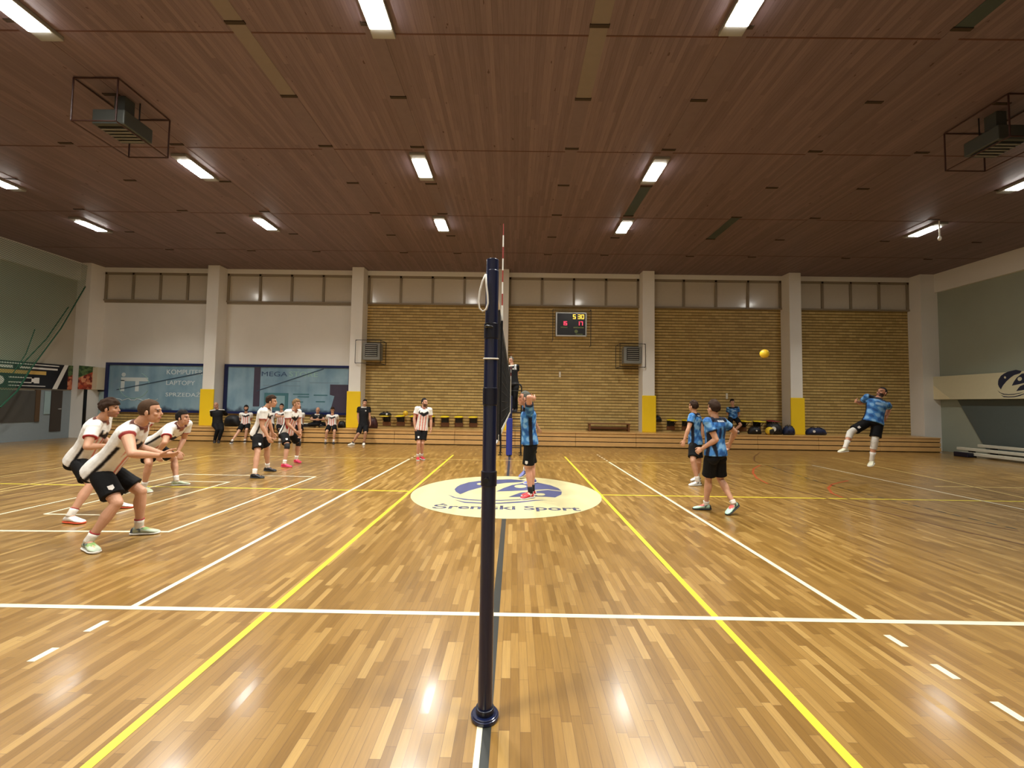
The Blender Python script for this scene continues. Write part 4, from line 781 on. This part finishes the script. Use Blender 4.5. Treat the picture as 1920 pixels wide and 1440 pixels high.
def make_person(key, label, style, hair='brown', cut='short', skin=(196, 148, 120), shoes=(220, 218, 212), sole=SOLEW, sock=WSOCK, sockh=.2, accent=None, sleeve=.56, kneepad=None, kp=(.86, .16), beard=None, number=None,
                hands=None, voxel=.0085, curl=.5, extra=None, pants=None, group=None, badge=0, wide=1.0):
    J = PEOPLE[key]; H = J[0]; s = H / 1.8
    names = ['pelvis', 'neck', 'head'] + [n + k for k in 'RL' for n in ('sh', 'el', 'wr', 'hip', 'kn', 'an', 'toe', 'heel')] + ['tf', 'hf']
    g = {k: V(v) for k, v in zip(names, J[1:])}
    P_, N, Hd, tf, hf = g['pelvis'], g['neck'], g['head'], g['tf'], g['hf']
    base = V((P_.x, P_.y, min(g['heelL'].z, g['heelR'].z, g['toeL'].z, g['toeR'].z)))
    T = thing('person', label, 'person', base, group)
    sp = (N - P_); TL = sp.length; sp.normalize()
    hl = (g['hipR'] - g['hipL']).normalized(); sl_ = (g['shR'] - g['shL']).normalized()
    hl = (hl - sp * hl.dot(sp)).normalized(); sl_ = (sl_ - sp * sl_.dot(sp)).normalized()
    def lat(t): return lerp(hl, sl_, min(1, max(0, t))).normalized()
    def torso(bm, rows, w=1.0):
        R = []
        for t, a, b, off in rows:
            la = lat(t); fr = sp.cross(la) * 1.0
            if fr.dot(tf) < 0: fr = -fr
            R.append((P_ + sp * TL * t + fr * off * s, la * a * s * w, fr * b * s))
        loft(bm, R, 24)
    def fro(t):
        f = sp.cross(lat(t)); return f if f.dot(tf) > 0 else -f
    # ---- head frame
    up = ((Hd - N).normalized() * .35 + V((0, 0, 1)) * .65); up = (up - hf * up.dot(hf)).normalized(); rr = hf.cross(up)
    def h(r, f, u): return Hd + (rr * r + hf * f + up * u) * s
    hax = (rr, hf, up)
    bm = B()
    torso(bm, [(-.14, .09, .08, -.01), (-.07, .15, .108, -.01), (.06, .16, .112, -.01), (.25, .148, .098, 0), (.42, .145, .096, .005), (.6, .16, .112, .005), (.78, .172, .118, 0), (.9, .165, .1, -.005), (.97, .12, .075, -.005), (1.02, .068, .058, 0)], wide)
    for k in 'LR': ell(bm, g['hip' + k] - fro(0) * .03 * s - sp * .04 * s, (hl, fro(0), sp), (.08 * s, .078 * s, .085 * s))
    tube(bm, [N - sp * .05 * s, lerp(N, Hd, .45), Hd - up * .03 * s - hf * .01 * s], [.066 * s, .056 * s, .056 * s], 14)
    ell(bm, h(0, -.012, .032), hax, (.076 * s, .096 * s, .102 * s), 18, 12)
    ell(bm, h(0, .028, -.045), hax, (.058 * s, .066 * s, .076 * s)); ell(bm, h(0, .062, -.098), hax, (.028 * s, .024 * s, .022 * s))
    ell(bm, h(0, .074, .03), hax, (.05 * s, .02 * s, .014 * s))
    tube(bm, [h(0, .086, .02), h(0, .095, -.006), h(0, .103, -.024)], [.008 * s, .010 * s, .0135 * s], 8, cap=1)
    ell(bm, h(0, .091, -.062), hax, (.024 * s, .01 * s, .012 * s))
    for q in (-1, 1):
        ell(bm, h(.079 * q, -.008, -.008), (rr, (hf * .9 + rr * q * .4).normalized(), up), (.011 * s, .022 * s, .034 * s)); ell(bm, h(.04 * q, .062, -.02), hax, (.022 * s, .02 * s, .02 * s))
    handinfo = {}
    for k, q in (('R', 1), ('L', -1)):
        sh, el, wr = g['sh' + k], g['el' + k], g['wr' + k]
        ell(bm, sh - sp * .0, (sl_, fro(1), sp), (.066 * s, .062 * s, .066 * s))
        tube(bm, [N - sp * .07 * s, lerp(N, sh, .6) + sp * .0 * s, sh], [.062 * s, .058 * s, .055 * s], 12)
        tube(bm, [sh, lerp(sh, el, .3), lerp(sh, el, .55), lerp(sh, el, .85), el], [.056 * s, .055 * s, .051 * s, .043 * s, .041 * s], 14, cap=1)
        tube(bm, [el, lerp(el, wr, .22), lerp(el, wr, .5), lerp(el, wr, .85), wr], [.041 * s, .046 * s, .04 * s, .03 * s, .028 * s], 14, cap=1)
        # hand: palm, four fingers of three bones, thumb from the palm's side
        d = (wr - el).normalized(); hd_ = (hands or {}).get(k, {})
        if 'dir' in hd_: d = (d * .4 + V(hd_['dir']).normalized()).normalized()
        pn = V(hd_.get('palm', tuple(-lat(1) * q)))
        pn = (pn - d * pn.dot(d))
        pn = pn.normalized() if pn.length > .05 else d.orthogonal().normalized()
        w = d.cross(pn).normalized()
        th = V(hd_.get('thumb', tuple(tf + V((0, 0, .3))))); 
        if w.dot(th) < 0: w = -w
        cu_ = hd_.get('curl', curl)
        ell(bm, wr + d * .05 * s, (w, d, pn), (.042 * s, .056 * s, .0165 * s))
        for i, (o_, ln) in enumerate(((.03, .93), (.0105, 1.06), (-.0095, 1.0), (-.029, .8))):
            p = wr + (d * .088 + w * o_) * s; dd = (d + w * o_ * 3).normalized(); pts = [p - dd * .02 * s, p]
            for j, L_ in enumerate((.042, .027, .021)):
                a = cu_ * (.55, 1.0, .8)[j] * (1 + .12 * i)
                ax = dd.cross(pn).normalized(); dd = (dd * math.cos(a) + ax.cross(dd) * math.sin(a)); dd = dd if True else dd
                p = p + dd * L_ * ln * s; pts.append(p)
            tube(bm, pts, [.0105 * s, .0102 * s, .0098 * s, .009 * s, .0082 * s], 8, cap=1)
        p0 = wr + (d * .02 + w * .022) * s; p1 = wr + (d * .055 + w * .05 + pn * .008) * s; p2 = p1 + (d * .03 + w * .014 + pn * .014) * s; p3 = p2 + (d * .024 + w * .002 + pn * .012) * s
        tube(bm, [p0, p1, p2, p3], [.014 * s, .0125 * s, .011 * s, .0095 * s], 8, cap=1)
        # leg
        hp, kn, an, toe, heel = g['hip' + k], g['kn' + k], g['an' + k], g['toe' + k], g['heel' + k]
        kf = ((kn - lerp(hp, an, .5)) + (toe - heel) * .3).normalized()
        tube(bm, [hp, lerp(hp, kn, .25), lerp(hp, kn, .6), lerp(hp, kn, .88), kn], [.09 * s, .087 * s, .072 * s, .059 * s, .055 * s], 16, cap=1)
        tube(bm, [kn, lerp(kn, an, .18), lerp(kn, an, .38), lerp(kn, an, .65), lerp(kn, an, .9), an], [.053 * s, .053 * s, .054 * s, .043 * s, .034 * s, .036 * s], 14, cap=1)
        sd = (an - kn).normalized(); bk = -(kf - sd * kf.dot(sd)).normalized()
        ell(bm, lerp(kn, an, .32) + bk * .022 * s, (bk, sd.cross(bk), sd), (.042 * s, .048 * s, .115 * s)); ell(bm, kn - bk * .016 * s, (bk, sd.cross(bk), sd), (.042 * s, .042 * s, .052 * s))
        fd = (toe - heel).normalized()
        tube(bm, [an, lerp(heel, toe, .45) + V((0, 0, .05)) * s, lerp(heel, toe, .8) + V((0, 0, .03)) * s], [.035 * s, .032 * s, .02 * s], 10)
    me = remesh(bm, voxel, 2)
    # skin tones: lips, brows and stubble are colours of the skin itself
    v = verts_np(me); c = np.tile(np.array(rgb(*skin), np.float32), (len(v), 1))
    hv = (v - np.array(Hd)) / s; R_ = hv @ np.array(rr); F_ = hv @ np.array(hf); U_ = hv @ np.array(up); hm = (np.abs(U_) < .2) & (np.abs(R_) < .13) & (np.abs(F_) < .16)
    c[hm & (F_ > .07) & (np.abs(U_ + .062) < .011) & (np.abs(R_) < .024)] = rgb(170, 108, 94)
    br = hm & (F_ > .05) & (np.abs(U_ - .034) < .006) & (np.abs(np.abs(R_) - .033) < .02); c[br] = rgb(96, 70, 52)
    if beard: c[hm & (F_ > -.005) & (U_ < -.035) & (U_ > -.125) & ~((np.abs(U_ + .062) < .011) & (np.abs(R_) < .022)) & (F_ < .105)] = rgb(*beard)
    if cut == 'bald': c[hm & (U_ > -.04) & (U_ < .045) & (F_ < .0) & (np.abs(R_) > .02)] *= .62
    paint(me, c, 1)
    body = obj('body', me, SKIN, T, smooth=True)
    for q in (-1, 1): obj('eye', ell(B(), h(.032 * q, .079, .014), hax, (.014 * s, .008 * s, .007 * s), 10, 7), EYEW, body, smooth=True)
    # ---- hair
    if cut != 'bald':
        big = {'short': 1.0, 'buzz': .965, 'mop': 1.06, 'long': 1.08}[cut]
        bm = B(); rnd = random.Random(sum(map(ord, key)))
        bmesh.ops.create_icosphere(bm, subdivisions=5, radius=1)
        hz = [V((rnd.uniform(-1, 1), rnd.uniform(-1, 1), rnd.uniform(-1, 1))) * 11 for _ in range(8)]; amp = {'short': .03, 'buzz': .01, 'mop': .055, 'long': .04}[cut]
        line_ = {'short': .08, 'buzz': .086, 'mop': .056, 'long': .072}[cut]      # height of the hairline over the forehead
        for vv in bm.verts:
            n = vv.co.copy(); dsp = sum(math.sin(n.dot(a) + i) for i, a in enumerate(hz)) * amp / 2.6
            x = n.x * .0835 * big * (1 + dsp); f = n.y * .104 * big * (1 + dsp) - .0125; u = (n.z * .110 * big if n.z > 0 else n.z * .104) * (1 + dsp) + .034
            if cut in ('short', 'mop') and n.z > .2 and n.y > -.2: u += .010 * min(1, (n.z - .2) * 2); f += .006
            if u < line_ and f > -.005:               # clear the forehead and face, keep short sideburns
                k_ = min(1, (line_ - u) / .022); f0 = .018 if u > -.025 else -.005
                x *= 1 - .2 * k_ * min(1, max(0, f - f0) / .03); f = f * (1 - k_) + min(f, f0) * k_
            if u < -.035 and cut != 'long': u = -.035 + (u + .035) * .72; x *= .9
            if cut == 'long' and u < 0 and f < .02: u *= 1.9; x *= 1.05
            vv.co = Hd + (rr * x + hf * f + up * u) * s
        obj('hair', bm, HAIRM[hair], T, smooth=True)
    # ---- jersey
    lowt = -.075 if style != 'jacket' else -.16
    bm = B(); ww = 1.0
    torso(bm, [(lowt, .202, .15, -.008), (.04, .195, .146, -.008), (.14, .18, .138, -.006), (.28, .172, .126, .003), (.45, .17, .124, .006), (.62, .182, .136, .006), (.8, .19, .138, 0), (.91, .172, .112, -.005), (.97, .128, .088, -.004), (1.02, .082, .074, .004)], wide)
    sv = 1.0 if style == 'jacket' else sleeve
    for k in 'LR':
        sh, el, wr = g['sh' + k], g['el' + k], g['wr' + k]
        ell(bm, sh, (sl_, fro(1), sp), (.079 * s, .076 * s, .077 * s))
        tube(bm, [N - sp * .075 * s, lerp(N, sh, .6) - sp * .004 * s, sh], [.07 * s, .068 * s, .068 * s], 12)
        inn = sh - lat(1) * (1 if k == 'R' else -1) * .03 * s
        if sv > .25: tube(bm, [inn, sh, lerp(sh, el, sv * .5), lerp(sh, el, sv)], [.06 * s, .074 * s, .073 * s, .075 * s if style != 'jacket' else .062 * s], 18)
        if style == 'jacket': tube(bm, [el, lerp(el, wr, .5), lerp(el, wr, .95)], [.06 * s, .052 * s, .042 * s], 14, cap=1)
    me = remesh(bm, max(voxel, .008), 2)
    v = verts_np(me).astype(np.float64); q_ = v - np.array(P_); tt = q_ @ np.array(sp) / TL
    ls, fs = np.array(lat(.7)), np.array(fro(.7)); xx = (q_ @ ls) / s; yy = (q_ @ fs) / s
    arm = np.zeros(len(v)); isarm = np.zeros(len(v), bool)
    for k, q in (('R', 1), ('L', -1)):
        a = np.array(g['sh' + k]); b = np.array(g['el' + k]); dd = b - a; L_ = np.linalg.norm(dd); dd /= L_
        t_ = (v - a) @ dd / L_; rad = np.linalg.norm(v - a - np.outer((v - a) @ dd, dd), axis=1)
        out = (xx * q) > .115
        m_ = (t_ > -.15) & (rad < .1 * s) & out; arm[m_] = t_[m_]; isarm |= m_
    col = np.zeros((len(v), 3)); S = lambda *c_: np.array(rgb(*c_))
    tor = ~isarm
    if style == 'white':
        col[:] = S(226, 224, 220)
        front = tor & (yy > .085)
        ch = .66 + 1.05 * np.abs(xx)
        st = front & (tt < ch - .06) & (np.sin((xx + .02) * 2 * PI / .075) > .1); col[st] = S(206, 122, 110)
        col[front & (np.abs(tt - ch) < .085) & (np.abs(xx) < .155)] = S(26, 22, 24)
        col[front & (np.abs(xx - .09) < .022) & (np.abs(tt - .80) < .035)] = S(226, 222, 214)
        side = tor & (np.abs(yy - .012 + (.55 - tt) * .05) < .019) & (np.abs(xx) > .09) & (tt < .66); col[side] = S(26, 22, 24)
        col[(tt > .985) & tor & (np.abs(xx) < .1)] = S(92, 52, 44)
        col[tor & (yy > .02) & (tt > .93) & (np.abs(xx) < .045)] = S(140, 88, 70)
        col[isarm & (arm > sv - .06) & (sv > .3)] = S(164, 50, 54)
        if sv < .3: col[isarm & (arm > .07)] = S(156, 60, 58)
    elif style == 'blue':
        n = np.sin(v @ np.array([31., 17, 23])) + np.sin(v @ np.array([-19., 37, 11]) + 1.7) + np.sin(v @ np.array([13., -29, 41]) + .6) + .6 * np.sin(v @ np.array([61., 47, -53]))
        col[:] = S(62, 120, 184); col[n > .8] = S(120, 168, 212); col[n < -.9] = S(38, 82, 142)
        yoke = (tt > .9 - .0 * xx) & (np.abs(xx) < .19); col[yoke] = S(20, 24, 38)
        col[tor & (np.abs(yy + .005) < .034) & (np.abs(xx) > .1) & (tt < .74)] = S(18, 20, 34)
        col[isarm & (arm > sv - .085)] = S(20, 24, 38)
        bk = tor & (yy < -.03)
        if number:
            for x0 in number: col[bk & (np.abs(xx - x0) < .022) & (np.abs(tt - .58) < .16)] = S(24, 40, 78)
            col[bk & (np.abs(tt - .935) < .022) & (np.abs(xx) < .085) & (np.sin(xx * 2 * PI / .034) > -.35)] = S(214, 220, 226)
        else:
            col[tor & (yy > .02) & (np.abs(xx) < .07) & (np.abs(tt - .7) < .05)] = S(150, 186, 220)
    elif style in ('black', 'jacket'):
        col[:] = S(20, 20, 23)
        if style == 'black':
            col[(tt > .965) & (yy > .0) & (np.abs(xx) < .1)] = S(214, 208, 198); col[tor & (yy > .02) & (np.abs(xx + .08) < .02) & (np.abs(tt - .8) < .03)] = S(200, 196, 188)
        if extra == 'ref': 
            col[(np.abs(np.abs(xx) - .15) < .03) & (tt > .75)] = S(190, 190, 190)
    paint(me, col, 2)
    obj('jersey' if style != 'jacket' else 'jacket', me, CLOTH, T, smooth=True)
    if extra == 'stripe':
        for k, q in (('R', 1), ('L', -1)):
            sh, el, wr = g['sh' + k], g['el' + k], g['wr' + k]; o1 = (fro(1) * .75 + lat(1) * q * .6).normalized() * .068 * s
            bm = B(); tube(bm, [lerp(N, sh, .35) + fro(1) * .075 * s + sp * .01, sh + o1 + V((0, 0, .03)), lerp(sh, el, .5) + o1 * 1.02, el + o1 * .8, lerp(el, wr, .5) + fro(1) * .05 * s, wr + fro(1) * .042 * s], .019 * s, 8, cap=1)
            obj('sleeve_stripe', bm, mat('white sleeve stripe', rgb(226, 224, 218), .8), T, smooth=True)
    # ---- shorts or trousers
    full = pants == 'long'; ls_ = {'long': 1.0, 'knee': .98, 'mid': .88}.get(pants, .79)
    bm = B(); torso(bm, [(-.17, .1, .09, -.012), (-.1, .17, .13, -.012), (.0, .172, .128, -.012), (.08, .16, .112, -.008)], wide)
    for k in 'LR':
        hp, kn, an = g['hip' + k], g['kn' + k], g['an' + k]
        tube(bm, [hp - sp * .01 * s, lerp(hp, kn, .3), lerp(hp, kn, ls_ * .8), lerp(hp, kn, ls_)], [.09 * s, .103 * s, (.1 if not full else .078) * s, (.106 if ls_ < .9 else .072) * s], 18)
        sit = kn.z > hp.z - .27; ell(bm, hp - fro(0) * .03 * s - sp * (.01 if sit else .085) * s, (hl, fro(0), sp), (.09 * s, .092 * s, .09 * s))
        if full: tube(bm, [kn, lerp(kn, an, .4), lerp(kn, an, .97)], [.072 * s, .066 * s, .056 * s], 14, cap=1)
    me = remesh(bm, max(voxel, .008), 2); sh_ = obj('shorts' if not full else 'trousers', me, BLKC, T, smooth=True)
    if badge:
        k = 'R' if badge > 0 else 'L'; hp, kn = g['hip' + k], g['kn' + k]; ax = (kn - hp).normalized(); o_ = (-V((P_.x, P_.y, 0)).normalized() + fro(0) * .35); o_ = (o_ - ax * o_.dot(ax)).normalized(); wd = ax.cross(o_)
        pc = lerp(hp, kn, ls_ * .86) + o_ * .106 * s; bm = B(); poly(bm, [pc + wd * a * .024 * s + ax * b * .03 * s for a, b in ((-1, -1), (1, -1), (1, .4), (0, 1), (-1, .4))], o_ * .006)
        obj('badge', bm, mat('white crest print', rgb(220, 214, 210), .6), sh_)
    # ---- socks, shoes, knee pads
    for k in 'LR':
        hp, kn, an, toe, heel = g['hip' + k], g['kn' + k], g['an' + k], g['toe' + k], g['heel' + k]
        if not full:
            bm = B(); tube(bm, [an - (kn - an).normalized() * .02 * s, an, lerp(an, kn, sockh * .6), lerp(an, kn, sockh)], [.04 * s, .043 * s, .043 * s, (.047 if sockh < .3 else .056) * s], 16); o = obj('sock', bm, sock, T, smooth=True)
            if accent: 
                bm = B(); tube(bm, [lerp(an, kn, sockh), lerp(an, kn, sockh + .025)], [.0475 * s, .0475 * s], 16); obj('cuff', bm, accent, o, smooth=True)
        fd = (toe - heel).normalized(); un = fd.cross(V((0, 0, 1))).cross(fd).normalized() if abs(fd.z) < .98 else V((0, 0, 1)); sd = fd.cross(un)
        L_ = (toe - heel).length; rows, rs_ = [], []
        for u, w_, top in ((0, .022, .05), (.03, .033, .078), (.14, .039, .1), (.28, .041, .104), (.42, .042, .092), (.56, .046, .073), (.72, .05, .056), (.87, .045, .045), (.96, .03, .036), (1.0, .012, .03)):
            zc = (top + .018) / 2; rows.append((heel + fd * u * L_ + un * zc * s, sd * w_ * s, un * (top - .018) / 2 * s))
            rs_.append((heel + fd * (u * 1.03 - .015) * L_ + un * (.014 + (.004 if u < .1 else 0)) * s, sd * (w_ + .005) * s, un * .0138 * s))
        bm = B(); loft(bm, rows, 18); me = bpy.data.meshes.new('shoe'); bmesh.ops.recalc_face_normals(bm, faces=bm.faces); bmesh.ops.subdivide_edges(bm, edges=list(bm.edges), cuts=1, use_grid_fill=True); bm.to_mesh(me); bm.free()
        v = verts_np(me); lu = ((v - np.array(heel)) @ np.array(fd)) / L_; lz = ((v - np.array(heel)) @ np.array(un)) / s
        c = np.tile(np.array(rgb(*shoes[:3])), (len(v), 1))
        if len(shoes) > 3:
            sec = np.array(rgb(*shoes[3:6])); c[(lu > .16) & (lu < .52) & (np.abs(lz - .05 - .5 * np.abs(lu - .34)) < .017)] = sec; c[(lu < .12)] = sec
        if len(shoes) > 6: c[(lu > .42) & (lu < .68) & (lz > .062)] = np.array(rgb(*shoes[6:9]))
        paint(me, c); so = obj('shoe', me, SHOEM, T, smooth=True)
        bm = B(); loft(bm, rs_, 18); obj('sole', bm, sole, so, smooth=True)
        if kneepad and (len(kneepad) < 2 or k in kneepad[1]):
            bm = B(); tube(bm, [lerp(hp, kn, kp[0]), lerp(hp, kn, .95), lerp(kn, an, .03), lerp(kn, an, kp[1])], [.066 * s, .066 * s, .067 * s, .061 * s], 18); me = remesh(bm, .008, 3); obj('knee_pad', me, kneepad[0], T, smooth=True)
    return T
RED = mat('red cuff', rgb(150, 40, 46), .8)
WT = 'players in white, red and black jerseys'; BT = 'players in blue camouflage jerseys'
FWD = (1, .3, 0)
make_person('p1', 'nearest player in white jersey with bare upper arm, crouching forward with hands held out together', 'white', 'ash', 'buzz', shoes=(170, 182, 160, 58, 70, 92, 120, 150, 84), accent=RED, sleeve=.2, voxel=.006, badge=1, group=WT,
            hands={'R': dict(dir=(1, .35, 0), palm=(-.1, .75, .7), thumb=(0, 0, 1), curl=.3), 'L': dict(dir=(1, .1, -.05), palm=(-.1, -.75, .7), thumb=(0, 0, 1), curl=.3)})
make_person('p2', 'player in white jersey and orange-soled white shoes, leftmost, behind the nearest crouching player', 'white', 'brown', 'mop', shoes=(228, 226, 222), sole=SOLEO, accent=RED, voxel=.007, group=WT, beard=(150, 104, 80))
make_person('p3', 'dark-haired player in white jersey bent over with hands on knees', 'white', 'dark', 'short', shoes=(158, 168, 142, 190, 196, 180), accent=None, voxel=.007, group=WT, hands={'R': dict(palm=(.2, .1, -1), dir=(.6, -.2, -.8), curl=.4), 'L': dict(palm=(.2, .1, -1), dir=(.6, 0, -.8), curl=.4)})
make_person('p4', 'tall player in white jersey and black shoes leaning forward with arms hanging', 'white', 'brown', 'short', shoes=(26, 28, 34, 60, 64, 72), sole=SOLED, badge=1, group=WT)
make_person('p5', 'fair-haired player in white jersey with black knee pads and pink shoes', 'white', 'blond', 'short', shoes=(228, 66, 100), sole=mat('pink rubber sole', rgb(214, 60, 92), .6), kneepad=(KPADB,), badge=1, group=WT)
make_person('p6', 'bearded player in striped white jersey and red shoes standing upright near the centre', 'white', 'dark', 'buzz', skin=(206, 156, 132), shoes=(178, 34, 50), sole=SOLEW, beard=(84, 60, 48), badge=1, group=WT)
make_person('coach', 'person in black polo shirt and white shoes standing against the bleacher beside the yellow pad', 'black', 'dark', 'short', shoes=(226, 222, 212), pants='knee', sockh=.08, sock=BSOCK)
make_person('b1', 'player in blue jersey and red shoes with hands behind head under the net', 'blue', 'grey', 'buzz', skin=(206, 150, 124), shoes=(196, 30, 44, 224, 220, 214), sole=SOLEW, sock=BSOCK, sockh=.22, voxel=.007, badge=-1, group=BT, curl=1.0, pants='mid')
make_person('b2', 'player in blue jersey almost hidden behind the one with hands behind head', 'blue', 'dark', 'short', shoes=(108, 112, 176), sock=WSOCK, group=BT)
make_person('b3', 'player in blue jersey and white shoes seen from behind, farther of the two together', 'blue', 'brown', 'short', shoes=(230, 228, 222, 60, 60, 64), sockh=.24, number=(-.02,), group=BT)
make_person('b4', 'player in blue jersey with mint green shoes seen from behind, stepping left', 'blue', 'brown', 'short', pants='mid', shoes=(176, 214, 196, 34, 40, 44, 200, 90, 84), sole=SOLED, sockh=.1, number=(-.05, .05), voxel=.007, group=BT, curl=.9, wide=1.05)
make_person('b5', 'bearded player in blue jersey with white knee sleeves leaping in a jump serve', 'blue', 'dark', 'buzz', skin=(196, 140, 112), shoes=(226, 224, 196), sockh=.42, kneepad=(KPADW,), kp=(.66, .42), beard=(60, 42, 34), badge=1, group=BT)
make_person('b6', 'player in blue jersey sitting on a wall seat with feet crossed', 'blue', 'dark', 'short', shoes=(60, 52, 44), sole=SOLED, sockh=.1, group=BT)
make_person('s1', 'bald man in black jacket with white shoulder stripes leaning by the yellow pad', 'jacket', 'grey', 'bald', skin=(176, 128, 104), shoes=(24, 24, 26), sole=SOLED, pants='long', extra='stripe', voxel=.009)
make_person('s2', 'long-haired player in white jersey sitting on the bleacher with one leg stretched out', 'white', 'dark', 'long', shoes=(26, 26, 30), sole=SOLEW, sockh=.12, beard=(70, 50, 40), voxel=.009, group=WT)
make_person('s3', 'player in white jersey on the bleacher mostly hidden behind the tall player in black shoes', 'white', 'brown', 'short', shoes=(230, 226, 220), voxel=.009, group=WT)
make_person('s4', 'dark-haired player in white jersey sitting on the bleacher with arms crossed', 'white', 'dark', 'short', shoes=(30, 30, 34), sole=SOLEW, kneepad=(KPADB,), voxel=.009, group=WT)
make_person('s5', 'player in white jersey on the bleacher mostly hidden behind the fair-haired player', 'white', 'brown', 'short', shoes=(30, 30, 34), voxel=.009, group=WT)
make_person('s6', 'man in black top sitting cross-legged on the bleacher looking at his hands', 'black', 'dark', 'bald', shoes=(24, 24, 26), sole=SOLED, pants='long', voxel=.009)
make_person('s7', 'player in white jersey sitting on the bleacher with head bowed, nearest the yellow pad', 'white', 'brown', 'short', shoes=(30, 30, 34, 200, 200, 200), sole=SOLED, voxel=.009, group=WT)
make_person('ref', 'referee in black standing high on the ladder stand behind the net', 'black', 'grey', 'buzz', shoes=(24, 24, 26), sole=SOLED, pants='long', extra='ref', voxel=.009)
